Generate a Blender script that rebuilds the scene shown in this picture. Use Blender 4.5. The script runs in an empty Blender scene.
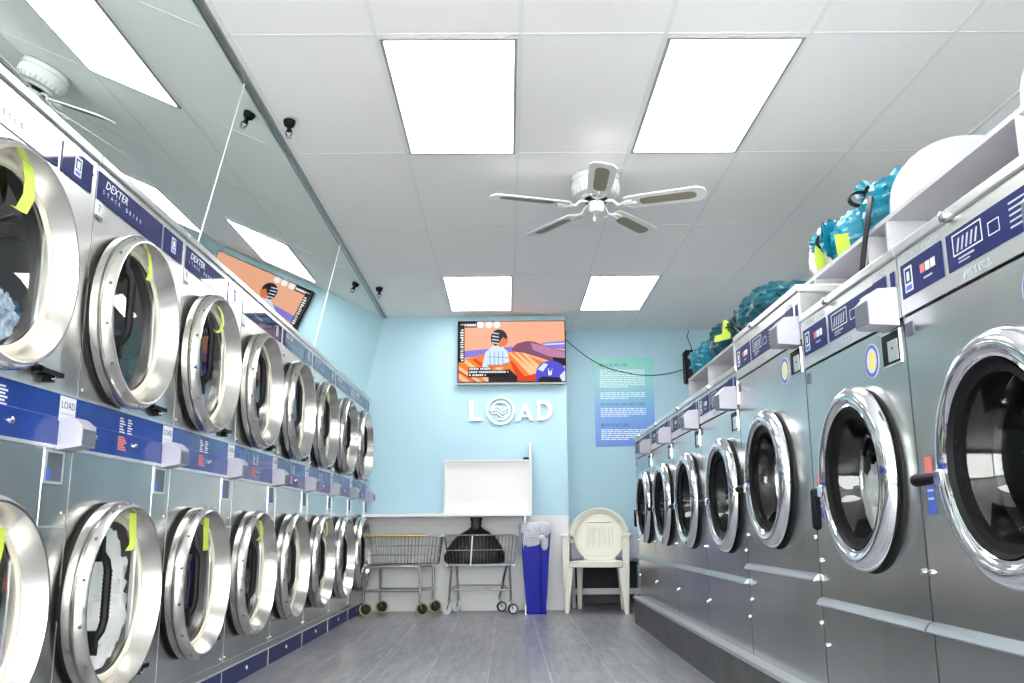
import bpy, math, random
from mathutils import Vector, Matrix, noise
PI = math.pi
random.seed(7)
scene = bpy.context.scene
COL = scene.collection

# ------------------------------------------------------------------ materials
MATS = {}
def mat(name, color=(.8, .8, .8), rough=.5, metal=0., emit=None, strength=1., spec=.5, coat=0., bump=None, var=None, tint=None):
    if name in MATS: return MATS[name]
    m = bpy.data.materials.new(name); m.use_nodes = True
    nt = m.node_tree; b = nt.nodes['Principled BSDF']
    b.inputs['Base Color'].default_value = (*color, 1)
    b.inputs['Roughness'].default_value = rough
    b.inputs['Metallic'].default_value = metal
    b.inputs['Specular IOR Level'].default_value = spec
    if coat:
        b.inputs['Coat Weight'].default_value = coat
        b.inputs['Coat Roughness'].default_value = .06
    if emit:
        b.inputs['Emission Color'].default_value = (*emit, 1)
        b.inputs['Emission Strength'].default_value = strength
    tc = nt.nodes.new('ShaderNodeTexCoord')
    if var:      # (scale xyz, amount, second colour)
        mp = nt.nodes.new('ShaderNodeMapping'); mp.inputs['Scale'].default_value = var[0]
        nz = nt.nodes.new('ShaderNodeTexNoise'); nz.inputs['Scale'].default_value = 1.; nz.inputs['Detail'].default_value = 5
        rp = nt.nodes.new('ShaderNodeMapRange'); rp.inputs['From Min'].default_value = .35; rp.inputs['From Max'].default_value = .65
        rp.inputs['To Max'].default_value = var[1]
        mx = nt.nodes.new('ShaderNodeMix'); mx.data_type = 'RGBA'
        mx.inputs['A'].default_value = (*color, 1); mx.inputs['B'].default_value = (*var[2], 1)
        nt.links.new(tc.outputs['Object'], mp.inputs[0]); nt.links.new(mp.outputs[0], nz.inputs['Vector'])
        nt.links.new(nz.outputs['Fac'], rp.inputs['Value']); nt.links.new(rp.outputs[0], mx.inputs['Factor'])
        nt.links.new(mx.outputs['Result'], b.inputs['Base Color'])
    if bump:     # (scale xyz, strength, distance)
        mp = nt.nodes.new('ShaderNodeMapping'); mp.inputs['Scale'].default_value = bump[0]
        nz = nt.nodes.new('ShaderNodeTexNoise'); nz.inputs['Scale'].default_value = 1.; nz.inputs['Detail'].default_value = 3
        bp = nt.nodes.new('ShaderNodeBump'); bp.inputs['Strength'].default_value = bump[1]; bp.inputs['Distance'].default_value = bump[2]
        nt.links.new(tc.outputs['Object'], mp.inputs[0]); nt.links.new(mp.outputs[0], nz.inputs['Vector'])
        nt.links.new(nz.outputs['Fac'], bp.inputs['Height']); nt.links.new(bp.outputs[0], b.inputs['Normal'])
    MATS[name] = m
    return m

def glass_mat(name, tint=(.9, .95, .95), refl=1.0, rough=0.):
    m = bpy.data.materials.new(name); m.use_nodes = True
    nt = m.node_tree; nt.nodes.clear()
    out = nt.nodes.new('ShaderNodeOutputMaterial'); mx = nt.nodes.new('ShaderNodeMixShader')
    tr = nt.nodes.new('ShaderNodeBsdfTransparent'); tr.inputs[0].default_value = (*tint, 1)
    gl = nt.nodes.new('ShaderNodeBsdfGlossy'); gl.inputs['Roughness'].default_value = rough
    fr = nt.nodes.new('ShaderNodeFresnel'); fr.inputs['IOR'].default_value = 1.55
    ge = nt.nodes.new('ShaderNodeNewGeometry'); mi_ = nt.nodes.new('ShaderNodeMapRange')      # same reflectance on both sides of the thin sheet
    mi_.inputs['To Min'].default_value = 1.55; mi_.inputs['To Max'].default_value = 1 / 1.55
    nt.links.new(ge.outputs['Backfacing'], mi_.inputs['Value']); nt.links.new(mi_.outputs[0], fr.inputs['IOR'])
    mu = nt.nodes.new('ShaderNodeMath'); mu.operation = 'MULTIPLY_ADD'; mu.inputs[1].default_value = refl; mu.inputs[2].default_value = .02; mu.use_clamp = True
    nt.links.new(fr.outputs[0], mu.inputs[0]); nt.links.new(mu.outputs[0], mx.inputs[0])
    nt.links.new(tr.outputs[0], mx.inputs[1]); nt.links.new(gl.outputs[0], mx.inputs[2]); nt.links.new(mx.outputs[0], out.inputs[0])
    MATS[name] = m
    return m

STEEL = mat('brushed_steel', (.60, .61, .60), .24, 1., bump=((3, 3, 120), .05, .002), var=((2.2, 2.2, 2.2), .6, (.40, .43, .43)))
STEELL = mat('satin_steel', (.74, .74, .73), .3, 1., bump=((4, 4, 140), .06, .002), var=((2, 2, 2), .5, (.60, .61, .60)))
RING = mat('ring_steel', (.70, .69, .66), .22, 1., bump=((60, 6, 6), .05, .002), var=((3, 3, 3), .5, (.56, .55, .52)))
CHROME = mat('chrome', (.86, .88, .92), .07, 1.)
TRIMM = mat('bright_trim', (.80, .81, .82), .3, .8)
BARM = mat('lip_metal', (.30, .34, .37), .42, .8)
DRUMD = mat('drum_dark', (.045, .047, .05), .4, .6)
DRUMS = mat('drum_steel', (.42, .43, .43), .18, 1., bump=((30, 30, 30), .2, .004))
BLACK = mat('black_plastic', (.005, .005, .006), .5, spec=.15)
RUBBER = mat('rubber', (.012, .012, .012), .6, spec=.2)
BEIGE = mat('seal_beige', (.66, .62, .50), .5)
NAVY = mat('navy_decal', (.008, .016, .10), .4, spec=.12)
NAVYG = mat('navy_gloss_strip', (.008, .014, .095), .05, spec=.45)
BLUEP = mat('blue_panel', (.005, .026, .19), .08, spec=.4, var=((6, 6, 6), .5, (.012, .05, .30)))
NAVYK = mat('navy_kick', (.01, .018, .10), .4, spec=.25)
WHITED = mat('white_decal', (.62, .64, .68), .5)
GREYD = mat('grey_decal', (.45, .48, .55), .5)
REDD = mat('red_decal', (.62, .16, .13), .5)
YELD = mat('yellow_decal', (.85, .68, .12), .5)
BLUED = mat('blue_decal', (.06, .12, .5), .5)
COINB = mat('coin_box_grey', (.36, .36, .43), .38)
COIND = mat('coin_box_dark', (.09, .10, .13), .4)
PAPER = mat('yellow_green_paper', (.46, .58, .06), .6)
WHITEB = mat('bright_melamine', (.70, .70, .71), .4)
WHITEP = mat('white_melamine', (.47, .47, .51), .4)
WHITEF = mat('white_paint_metal', (.70, .71, .70), .35)
CANE = mat('cane_insert', (.25, .235, .17), .7, bump=((200, 200, 200), .4, .001))
DARKT = mat('dark_print', (.03, .06, .16), .6)
SEAMM = mat('seam_edge', (.62, .63, .63), .35, .9)
SCREWM = mat('screw_metal', (.75, .76, .78), .2, 1.)
GLASSD = glass_mat('door_glass_dark', (.93, .94, .95), 1.25)
GLASSW = glass_mat('washer_glass', (.74, .76, .77), .8)
GLASSC = glass_mat('window_glass', (.95, .97, .97), 1.0)
MIRROR = mat('mirror_silver', (.76, .84, .81), .015, 1.)
TEAL = mat('teal_nylon', (.008, .21, .31), .38, bump=((18, 18, 18), .5, .01))
TEALD = mat('deep_teal_nylon', (.002, .07, .10), .35, bump=((14, 14, 14), .5, .01))

# ------------------------------------------------------------------ geometry builder
class G:
    def __init__(s): s.v = []; s.f = []; s.m = []; s.sm = []; s.mats = []
    def mi(s, m):
        if m not in s.mats: s.mats.append(m)
        return s.mats.index(m)
    def add(s, vs, fs, m, smooth=False):
        o = len(s.v); s.v += [Vector(p) for p in vs]; k = s.mi(m)
        for f in fs: s.f.append([o + i for i in f]); s.m.append(k); s.sm.append(smooth)
        return s
    def box(s, x0, x1, y0, y1, z0, z1, m, b=0.):
        if x0 > x1: x0, x1 = x1, x0
        if y0 > y1: y0, y1 = y1, y0
        if z0 > z1: z0, z1 = z1, z0
        if b <= 0:
            vs = [(x, y, z) for x in (x0, x1) for y in (y0, y1) for z in (z0, z1)]
            fs = [(0, 1, 3, 2), (4, 6, 7, 5), (0, 4, 5, 1), (2, 3, 7, 6), (0, 2, 6, 4), (1, 5, 7, 3)]
            return s.add(vs, fs, m)
        # chamfered box
        X = (x0, x1); Y = (y0, y1); Z = (z0, z1); vs = []; idx = {}
        for i in (0, 1):
            for j in (0, 1):
                for k in (0, 1):
                    dx = b if i == 0 else -b; dy = b if j == 0 else -b; dz = b if k == 0 else -b
                    idx[(i, j, k, 0)] = len(vs); vs.append((X[i], Y[j] + dy, Z[k] + dz))
                    idx[(i, j, k, 1)] = len(vs); vs.append((X[i] + dx, Y[j], Z[k] + dz))
                    idx[(i, j, k, 2)] = len(vs); vs.append((X[i] + dx, Y[j] + dy, Z[k]))
        fs = []
        for i in (0, 1):
            fs.append([idx[(i, a, c, 0)] for a, c in ((0, 0), (1, 0), (1, 1), (0, 1))])
            fs.append([idx[(a, i, c, 1)] for a, c in ((0, 0), (1, 0), (1, 1), (0, 1))])
            fs.append([idx[(a, c, i, 2)] for a, c in ((0, 0), (1, 0), (1, 1), (0, 1))])
        for a in (0, 1):
            for c in (0, 1):
                fs.append([idx[(a, c, 0, 0)], idx[(a, c, 1, 0)], idx[(a, c, 1, 1)], idx[(a, c, 0, 1)]])
                fs.append([idx[(a, 0, c, 0)], idx[(a, 1, c, 0)], idx[(a, 1, c, 2)], idx[(a, 0, c, 2)]])
                fs.append([idx[(0, a, c, 1)], idx[(1, a, c, 1)], idx[(1, a, c, 2)], idx[(0, a, c, 2)]])
                for d in (0, 1): fs.append([idx[(a, c, d, 0)], idx[(a, c, d, 1)], idx[(a, c, d, 2)]])
        return s.add(vs, fs, m)
    def tube(s, pts, r, m, n=8, cap=True, rs=None):
        pts = [Vector(p) for p in pts]; vs = []; prev = None
        for i, p in enumerate(pts):
            a = pts[max(i - 1, 0)]; c = pts[min(i + 1, len(pts) - 1)]
            d = (c - a).normalized()
            if prev is None:
                u = d.orthogonal().normalized()
            else:
                u = (prev - d * prev.dot(d))
                u = u.normalized() if u.length > 1e-6 else d.orthogonal().normalized()
            prev = u; w = d.cross(u); rr = rs[i] if rs else r
            for k in range(n):
                t = 2 * PI * k / n; vs.append(p + rr * (math.cos(t) * u + math.sin(t) * w))
        fs = [(i * n + k, i * n + (k + 1) % n, (i + 1) * n + (k + 1) % n, (i + 1) * n + k) for i in range(len(pts) - 1) for k in range(n)]
        s.add(vs, fs, m, True)
        if cap:
            s.add(vs[:n], [list(range(n))[::-1]], m); s.add(vs[-n:], [list(range(n))], m)
        return s
    def lathe(s, prof, org, ax, m, n=48, smooth=True, cap0=False, cap1=False):
        """prof: (height along axis, radius)"""
        ax = Vector(ax).normalized(); u = ax.orthogonal().normalized()
        if abs(ax.x) > .9: u = Vector((0, 0, 1))
        w = ax.cross(u); org = Vector(org); vs = []
        for h, r in prof:
            for k in range(n):
                t = 2 * PI * k / n; vs.append(org + ax * h + r * (math.cos(t) * u + math.sin(t) * w))
        L = len(prof)
        fs = [(i * n + k, i * n + (k + 1) % n, (i + 1) * n + (k + 1) % n, (i + 1) * n + k) for i in range(L - 1) for k in range(n)]
        s.add(vs, fs, m, smooth)
        if cap0: s.add(vs[:n], [list(range(n))[::-1]], m)
        if cap1: s.add(vs[-n:], [list(range(n))], m)
        return s
    def prism(s, poly, h0, h1, m, frame=None):
        """2D poly extruded; frame = (origin, right, up, normal)"""
        o, r, u, nn = frame if frame else (Vector((0, 0, 0)), Vector((1, 0, 0)), Vector((0, 1, 0)), Vector((0, 0, 1)))
        n = len(poly); vs = [o + r * a + u * b + nn * h0 for a, b in poly] + [o + r * a + u * b + nn * h1 for a, b in poly]
        fs = [list(range(n))[::-1], list(range(n, 2 * n))] + [(i, (i + 1) % n, n + (i + 1) % n, n + i) for i in range(n)]
        return s.add(vs, fs, m)
    def holed(s, y0, y1, z0, z1, cy, cz, r, x, m, n=48, back=-.012):
        angs = [2 * PI * k / n for k in range(n)]
        for a, b in ((y0, z0), (y1, z0), (y0, z1), (y1, z1)): angs.append(math.atan2(b - cz, a - cy) % (2 * PI))
        angs = sorted(set(round(a, 6) for a in angs)); A = []; B = []
        for t in angs:
            c, d = math.cos(t), math.sin(t); k = 1e9
            if c > 1e-9: k = min(k, (y1 - cy) / c)
            if c < -1e-9: k = min(k, (y0 - cy) / c)
            if d > 1e-9: k = min(k, (z1 - cz) / d)
            if d < -1e-9: k = min(k, (z0 - cz) / d)
            A.append((x, cy + r * c, cz + r * d)); B.append((x, cy + k * c, cz + k * d))
        N = len(angs)
        s.add(A + B, [(i, N + i, N + (i + 1) % N, (i + 1) % N) for i in range(N)], m)
        A2 = [(back, p[1], p[2]) for p in A]
        return s.add(A + A2, [(i, (i + 1) % N, N + (i + 1) % N, N + i) for i in range(N)], m)
    def ribbon(s, pts, wvec, th, m):
        pts = [Vector(p) for p in pts]; vs = []; wv = Vector(wvec) / 2
        for i, p in enumerate(pts):
            d = (pts[min(i + 1, len(pts) - 1)] - pts[max(i - 1, 0)]).normalized()
            nn = d.cross(wv.normalized()).normalized() * th / 2
            vs += [p - wv - nn, p + wv - nn, p + wv + nn, p - wv + nn]
        fs = []
        for i in range(len(pts) - 1):
            for k in range(4): fs.append((i * 4 + k, i * 4 + (k + 1) % 4, i * 4 + 4 + (k + 1) % 4, i * 4 + 4 + k))
        fs += [(3, 2, 1, 0), tuple(len(vs) - 4 + k for k in range(4))]
        return s.add(vs, fs, m, False)
    def blob(s, c, rad, m, amp=.25, freq=3., n=28, seed=0, flat=None, clip=None, fold=0.):
        vs = []; fs = []; c = Vector(c); nv = n // 2
        for i in range(nv + 1):
            for k in range(n):
                t = PI * i / nv; p = 2 * PI * k / n
                d = Vector((math.sin(t) * math.cos(p), math.sin(t) * math.sin(p), math.cos(t)))
                q = d * freq + Vector((seed * 7.3, seed * 3.1, seed))
                a = 1 + amp * (noise.noise(q) + .5 * noise.noise(q * 2.3) + .25 * noise.noise(q * 5))
                if fold:
                    an = math.atan2(d.z, d.x); a += fold * (abs(noise.noise(Vector((math.cos(an) * 3.2, math.sin(an) * 3.2, seed + d.y * .6)))) * -2.2 + .3) * min(1, .35 + max(0, d.y) * 1.2) + fold * .5 * noise.noise(q * 4)
                v = Vector((d.x * rad[0], d.y * rad[1], d.z * rad[2])) * a + c
                if flat is not None and v.z < flat: v.z = flat + (v.z - flat) * .03
                if clip: v = clip(v)
                vs.append(v)
        for i in range(nv):
            for k in range(n): fs.append((i * n + k, (i + 1) * n + k, (i + 1) * n + (k + 1) % n, i * n + (k + 1) % n))
        return s.add(vs, fs, m, True)
    def text(s, txt, size, frame, m, depth=.0008, align='LEFT', sx=1., shear=0.):
        cu = bpy.data.curves.new('t', 'FONT'); cu.body = txt; cu.size = size; cu.align_x = align
        cu.extrude = depth / 2; cu.resolution_u = 2; cu.shear = shear
        ob = bpy.data.objects.new('t', cu); COL.objects.link(ob)
        dg = bpy.context.evaluated_depsgraph_get(); dg.update(); ev = ob.evaluated_get(dg); me = ev.to_mesh()
        o, r, u, nn = frame
        vs = [o + r * (v.co.x * sx) + u * v.co.y + nn * (v.co.z + depth / 2) for v in me.vertices]
        fs = [tuple(p.vertices) for p in me.polygons]
        ev.to_mesh_clear(); bpy.data.objects.remove(ob); bpy.data.curves.remove(cu)
        return s.add(vs, fs, m)
    def xf(s, M):
        s.v = [M @ v for v in s.v]; return s
    def build(s, name, parent=None, bevel=0.):
        me = bpy.data.meshes.new(name); me.from_pydata([tuple(v) for v in s.v], [], s.f)
        for m in s.mats: me.materials.append(m)
        me.polygons.foreach_set('material_index', s.m); me.polygons.foreach_set('use_smooth', s.sm)
        me.update()
        import bmesh
        bm = bmesh.new(); bm.from_mesh(me)
        bmesh.ops.remove_doubles(bm, verts=bm.verts, dist=1e-5)
        bmesh.ops.recalc_face_normals(bm, faces=bm.faces); bm.to_mesh(me); bm.free()
        try: me.set_sharp_from_angle(angle=math.radians(40))
        except Exception: pass
        o = bpy.data.objects.new(name, me); COL.objects.link(o)
        if parent is not None: o.parent = parent
        if bevel:
            b = o.modifiers.new('bevel', 'BEVEL'); b.width = bevel; b.segments = 2; b.limit_method = 'ANGLE'
        return o

def tag(o, label, cat, group=None, kind=None):
    o['label'] = label; o['category'] = cat
    if group: o['group'] = group
    if kind: o['kind'] = kind
    return o
def thing(name, loc, rz, label, cat, group=None):
    o = bpy.data.objects.new(name, None); o.empty_display_size = .1; COL.objects.link(o)
    o.location = loc; o.rotation_euler = (0, 0, rz); return tag(o, label, cat, group)
def struct(o): o['kind'] = 'structure'; return o
CH = {}
def copy_tree(o, parent=None):
    c = o.copy(); COL.objects.link(c)
    if parent is not None: c.parent = parent
    for ch in list(o.children): copy_tree(ch, c)
    return c
V = Vector
def face(y, z, x=0.):        # frame on a machine front (local: x out of the machine, y along the row, z up)
    return (V((x, y, z)), V((0, 1, 0)), V((0, 0, 1)), V((1, 0, 0)))
def wallf(x, z, y):          # frame on a wall facing the camera
    return (V((x, y, z)), V((1, 0, 0)), V((0, 0, 1)), V((0, -1, 0)))
def circ(cx, cz, r, n=32, a0=0., a1=2 * PI): return [(cx + r * math.cos(a0 + (a1 - a0) * k / n), cz + r * math.sin(a0 + (a1 - a0) * k / n)) for k in range(n)]

# ------------------------------------------------------------------ measured layout
CEIL = 2.769; BACK = 8.55; RECESS = 9.23; STEP = .57; RWALL = 2.47; FRONT = -1.7; LWALL = -2.35
GX0, GY0, TW, TL = .067, 3.4224, .61, 1.22
MTH = math.radians(12.16)          # lean of the mirror wall
MX = -1.197                        # mirror / ceiling line

# ------------------------------------------------------------------ setting
def floor_material():
    m = bpy.data.materials.new('floor_vinyl'); m.use_nodes = True; nt = m.node_tree; b = nt.nodes['Principled BSDF']
    tc = nt.nodes.new('ShaderNodeTexCoord'); mp = nt.nodes.new('ShaderNodeMapping')
    mp.inputs['Rotation'].default_value = (0, 0, PI / 2); mp.inputs['Location'].default_value = (-.02, .105, .37)
    br = nt.nodes.new('ShaderNodeTexBrick'); br.offset = .5; br.inputs['Scale'].default_value = 1.
    br.inputs['Brick Width'].default_value = .62; br.inputs['Row Height'].default_value = .315; br.inputs['Mortar Size'].default_value = .0035
    br.inputs['Color1'].default_value = (.17, .17, .185, 1); br.inputs['Color2'].default_value = (.215, .215, .235, 1); br.inputs['Mortar'].default_value = (.36, .36, .38, 1)
    nt.links.new(tc.outputs['Object'], mp.inputs[0]); nt.links.new(mp.outputs[0], br.inputs['Vector'])
    m2 = nt.nodes.new('ShaderNodeMapping'); m2.inputs['Scale'].default_value = (38, 3.2, 1); m2.inputs['Location'].default_value = (0, 0, .43)
    nz = nt.nodes.new('ShaderNodeTexNoise'); nz.inputs['Scale'].default_value = 1.; nz.inputs['Detail'].default_value = 6
    nt.links.new(tc.outputs['Object'], m2.inputs[0]); nt.links.new(m2.outputs[0], nz.inputs['Vector'])
    mr = nt.nodes.new('ShaderNodeMapRange'); mr.inputs['From Min'].default_value = .3; mr.inputs['From Max'].default_value = .7
    mr.inputs['To Min'].default_value = .7; mr.inputs['To Max'].default_value = 1.45
    nt.links.new(nz.outputs['Fac'], mr.inputs['Value'])
    mx = nt.nodes.new('ShaderNodeMix'); mx.data_type = 'RGBA'; mx.blend_type = 'MULTIPLY'; mx.inputs['Factor'].default_value = 1
    nt.links.new(br.outputs['Color'], mx.inputs['A']); nt.links.new(mr.outputs[0], mx.inputs['B'])
    nt.links.new(mx.outputs['Result'], b.inputs['Base Color'])
    b.inputs['Roughness'].default_value = .3
    return m
WALLC = mat('teal_wall_paint', (.36, .545, .64), .55, bump=((3, 3, 3), .1, .01))
WALLW = mat('white_wall_paint', (.64, .65, .66), .5)
WALLG = mat('pale_grey_wall', (.62, .66, .66), .6)
TILE = mat('ceiling_tile', (.88, .865, .86), .9, bump=((160, 160, 160), .35, .002), var=((40, 90, 40), .35, (.80, .80, .80)))
TBAR = mat('ceiling_tbar', (.80, .80, .80), .8)
struct(G().box(LWALL, RWALL, FRONT, RECESS + .1, -.1, 0, floor_material()).build('floor'))
struct(G().box(LWALL, RWALL, FRONT, RECESS + .1, CEIL + .006, CEIL + .1, TILE).build('ceiling'))
struct(G().box(LWALL, STEP, BACK, RECESS + .1, .853, CEIL + .006, WALLC).box(LWALL, STEP, BACK - .004, RECESS + .1, 0, .853, WALLW).build('wall_back'))
struct(G().box(STEP, RWALL + .1, RECESS, RECESS + .1, 0, CEIL + .006, WALLC).build('wall_recess'))
struct(G().box(RWALL, RWALL + .1, FRONT, RECESS, 0, CEIL + .006, WALLG).build('wall_right'))
struct(G().box(LWALL - .1, LWALL, FRONT, BACK, 0, CEIL + .006, WALLG).build('wall_left'))
# shopfront behind the camera: solid wall with one wide window
struct(G().box(LWALL, RWALL, FRONT - .1, FRONT, 0, .25, WALLW).box(LWALL, RWALL, FRONT - .1, FRONT, 2.62, CEIL, WALLW)
       .box(LWALL, -2.1, FRONT - .1, FRONT, .25, 2.62, WALLW).box(2.25, RWALL, FRONT - .1, FRONT, .25, 2.62, WALLW).build('wall_front'))
g = G()
for x in (-2.1, -.65, .8, 2.19): g.box(x, x + .06, FRONT - .08, FRONT - .02, .25, 2.62, TRIMM)
g.box(-2.04, 2.19, FRONT - .08, FRONT - .02, .25, .31, TRIMM).box(-2.04, 2.19, FRONT - .08, FRONT - .02, 2.56, 2.62, TRIMM).box(-2.04, 2.19, FRONT - .055, FRONT - .05, .31, 2.56, GLASSC)
w1 = struct(g.build('window_1'))
# ceiling T-bars
g = G()
for i in range(-2, 5):
    x = GX0 + TW * i
    g.box(x - .010, x + .010, FRONT, RECESS if x > STEP + .02 else BACK, CEIL + .0042, CEIL + .008, TBAR)
yk = GY0 - 4 * TL
while yk < RECESS:
    if yk > FRONT: g.box(MX, RWALL if yk < BACK else RWALL, yk - .010, yk + .010, CEIL + .0047, CEIL + .0085, TBAR)
    yk += TL
g.box(MX - .0, MX + .022, FRONT, BACK, CEIL - .008, CEIL + .006, mat('mirror_channel', (.30, .31, .31), .35, .8))
g.box(RWALL - .02, RWALL, FRONT, RECESS, CEIL - .004, CEIL + .006, TBAR)
struct(g.build('trim_1'))
# bulkhead behind the leaning mirror
def mpt(h, out=0.):   # point on mirror section: h = distance down the slope
    return (MX - math.sin(MTH) * h + out * math.cos(MTH), CEIL - math.cos(MTH) * h - out * math.sin(MTH))
ML = (CEIL - 1.985) / math.cos(MTH)
p = [mpt(0, -.012), mpt(ML, -.012), (LWALL, 1.985), (LWALL, CEIL)]
struct(G().prism([(a, b) for a, b in p], 0, BACK - FRONT, WALLG, (V((0, FRONT, 0)), V((1, 0, 0)), V((0, 0, 1)), V((0, 1, 0)))).build('trim_2'))
seams = [-1.0, 1.4, 3.8, 6.2, BACK - .003]
mlab = ['near mirror', 'left leaning wall mirror panel reflecting the ceiling fan and nearest ceiling light', 'middle leaning wall mirror panel above the dryers, reflecting the television and far ceiling light',
        'far leaning wall mirror panel above the dryers, ending at the teal back wall']
for i in range(4):
    a, b = seams[i] + .0015, seams[i + 1] - .0015
    if i == 0: continue
    q = [mpt(.012, 0), mpt(ML, 0), mpt(ML, -.012), mpt(.012, -.012)]
    tag(G().prism(q, a, b, MIRROR, (V((0, 0, 0)), V((1, 0, 0)), V((0, 0, 1)), V((0, 1, 0)))).build('wall_mirror'), mlab[i], 'mirror', 'mirror panels above the dryers')
g = G()
for y in seams[1:-1]:
    q = [mpt(.012, .002), mpt(ML, .002), mpt(ML, -.0115), mpt(.012, -.0115)]
    g.prism(q, y - .0014, y + .0014, TRIMM, (V((0, 0, 0)), V((1, 0, 0)), V((0, 0, 1)), V((0, 1, 0))))
struct(g.build('trim_3'))
# plinth under the washers
PL = mat('plinth_grey', (.06, .062, .066), .5, var=((2, 6, 6), .6, (.12, .12, .125)), bump=((40, 40, 40), .2, .003))
struct(G().box(1.0, RWALL, FRONT, 7.38, 0, .186, PL).box(.992, 1.06, FRONT, 7.388, .186, .203, mat('plinth_edge', (.52, .53, .53), .35, .6)).box(1.06, RWALL, FRONT, 7.38, .186, .2, PL).build('trim_4'))
struct(G().box(-1.3, STEP + .0, BACK - .016, BACK - .004, 0, .03, WALLW).build('baseboard_back'))

struct(G().box(STEP, RWALL, RECESS - .012, RECESS, 0, .14, mat('dark_base', (.05, .05, .055), .5)).build('baseboard_recess'))
# ------------------------------------------------------------------ ceiling lights
DIFF = mat('light_diffuser', (.9, .9, .9), .6, emit=(1, .995, .985), strength=4.6)
LFR = mat('light_frame', (.36, .37, .37), .4, .3)
llab = {(-1, 0): 'ceiling light panel nearer the camera, to the left of the fan', (1, 0): 'ceiling light panel nearer the camera, to the right of the fan',
        (-1, 3): 'small far ceiling light panel above the television, left one', (1, 3): 'far ceiling light panel above the wall poster, right one'}
for j in (-3, 0, 3):
    for i in (-1, 1):
        x0 = GX0 + i * TW; y0 = GY0 + j * TL
        lb = llab.get((i, j), 'ceiling light panel over the front of the shop, ' + ('left' if i < 0 else 'right') + ' of the pair behind the camera')
        t = thing('ceiling_light', (x0 + TW / 2, y0 + TL / 2, CEIL), 0, lb, 'ceiling light', 'recessed ceiling light panels')
        hx, hy = TW / 2 - .014, TL / 2 - .014
        G().box(-hx, hx, -hy, -hy + .014, -.006, .004, LFR).box(-hx, hx, hy - .014, hy, -.006, .004, LFR).box(-hx, -hx + .014, -hy + .014, hy - .014, -.006, .004, LFR).box(hx - .014, hx, -hy + .014, hy - .014, -.006, .004, LFR).build('light_frame', t)
        G().box(-hx + .014, hx - .014, -hy + .014, hy - .014, -.002, .004, DIFF).build('diffuser', t)

# ------------------------------------------------------------------ ceiling fan
t = thing('ceiling_fan', (.53, 4.99, CEIL), math.radians(-20), 'white five-bladed ceiling fan with cane inserts, hung between the ceiling lights', 'ceiling fan')
G().lathe([(0, .142), (-.03, .145), (-.035, .138), (-.06, .145), (-.085, .143), (-.115, .130), (-.12, .115)], (0, 0, 0), (0, 0, 1), WHITEF, 40, cap0=True, cap1=False).lathe([(-.118, .125), (-.12, .09), (-.135, .085), (-.135, .06)], (0, 0, 0), (0, 0, 1), WHITEF, 40, cap1=True).build('motor_housing', t)
g = G()
for k in range(28):
    a = 2 * PI * k / 28; c, s_ = math.cos(a), math.sin(a)
    g.tube([(c * .141, s_ * .141, -.09), (c * .132, s_ * .132, -.116)], .004, GREYD, 5)
g.build('vent_slots', t)
G().lathe([(-.136, .07), (-.15, .066), (-.155, .045)], (0, 0, 0), (0, 0, 1), BLACK, 24, cap1=True).build('hub', t)
G().lathe([(-.15, .046), (-.2, .046), (-.215, .036), (-.222, .01)], (0, 0, 0), (0, 0, 1), WHITEF, 24, cap1=True).build('switch_cup', t)
G().tube([(.0, -.048, -.19), (0, -.05, -.26)], .0012, SCREWM, 5).lathe([(-.26, .002), (-.265, .006), (-.285, .006), (-.288, .002)], (0, -.05, 0), (0, 0, 1), WHITEF, 10, cap1=True).build('pull_chain', t)
for k in range(5):
    R = Matrix.Rotation(k * 2 * PI / 5, 4, 'Z')
    P = R @ Matrix.Translation((0, 0, -.185)) @ Matrix.Diagonal((1.03, 1.03, 1, 1)) @ Matrix.Rotation(math.radians(-11), 4, 'X')
    br = G().tube([(.05, 0, .035), (.10, .0, .03), (.13, 0, 0), (.17, 0, -.002)], .008, WHITEF, 8).tube([(.14, 0, -.001), (.18, .035, -.001), (.22, .04, -.001)], .006, WHITEF, 6).tube([(.14, 0, -.001), (.18, -.035, -.001), (.22, -.04, -.001)], .006, WHITEF, 6).tube([(.14, 0, -.001), (.24, 0, -.001)], .006, WHITEF, 6)
    br.xf(R @ Matrix.Translation((0, 0, -.185))); br.build('blade_bracket', t)
    o2 = [(.17, -.052), (.19, -.062), (.40, -.07), (.58, -.072), (.615, -.05), (.625, 0), (.615, .05), (.58, .072), (.40, .07), (.19, .062), (.17, .052)]
    bl = G().prism(o2, .004, .011, WHITEF); bl.xf(P); b = bl.build('blade', t)
    ins = [(.26, -.028), (.30, -.036), (.53, -.038), (.56, -.028), (.57, 0), (.56, .028), (.53, .038), (.30, .036), (.26, .028), (.25, 0)]
    c_ = G().prism(ins, .0025, .0045, CANE); c_.xf(P); c_.build('cane_insert', b)

# small black sprinkler heads
for y, lb in ((4.213, 'black sprinkler head on the ceiling, the nearer one beside the mirror'), (7.443, 'black sprinkler head on the ceiling, the farther one near the back wall')):
    t = thing('sprinkler_head', (-1.092, y, CEIL), 0, lb, 'sprinkler', 'black sprinkler heads along the mirror')
    G().lathe([(.0, .03), (-.008, .032), (-.03, .024), (-.035, .012), (-.06, .010)], (0, 0, 0), (0, 0, 1), BLACK, 20, cap1=True).build('escutcheon', t)
    G().tube([(.012, 0, -.05), (.016, 0, -.07), (.004, 0, -.088)], .003, BLACK, 6).tube([(-.012, 0, -.05), (-.016, 0, -.07), (-.004, 0, -.088)], .003, BLACK, 6).lathe([(-.088, .016), (-.092, .016)], (0, 0, 0), (0, 0, 1), GREYD, 16, cap0=True, cap1=True).build('deflector', t)

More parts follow.
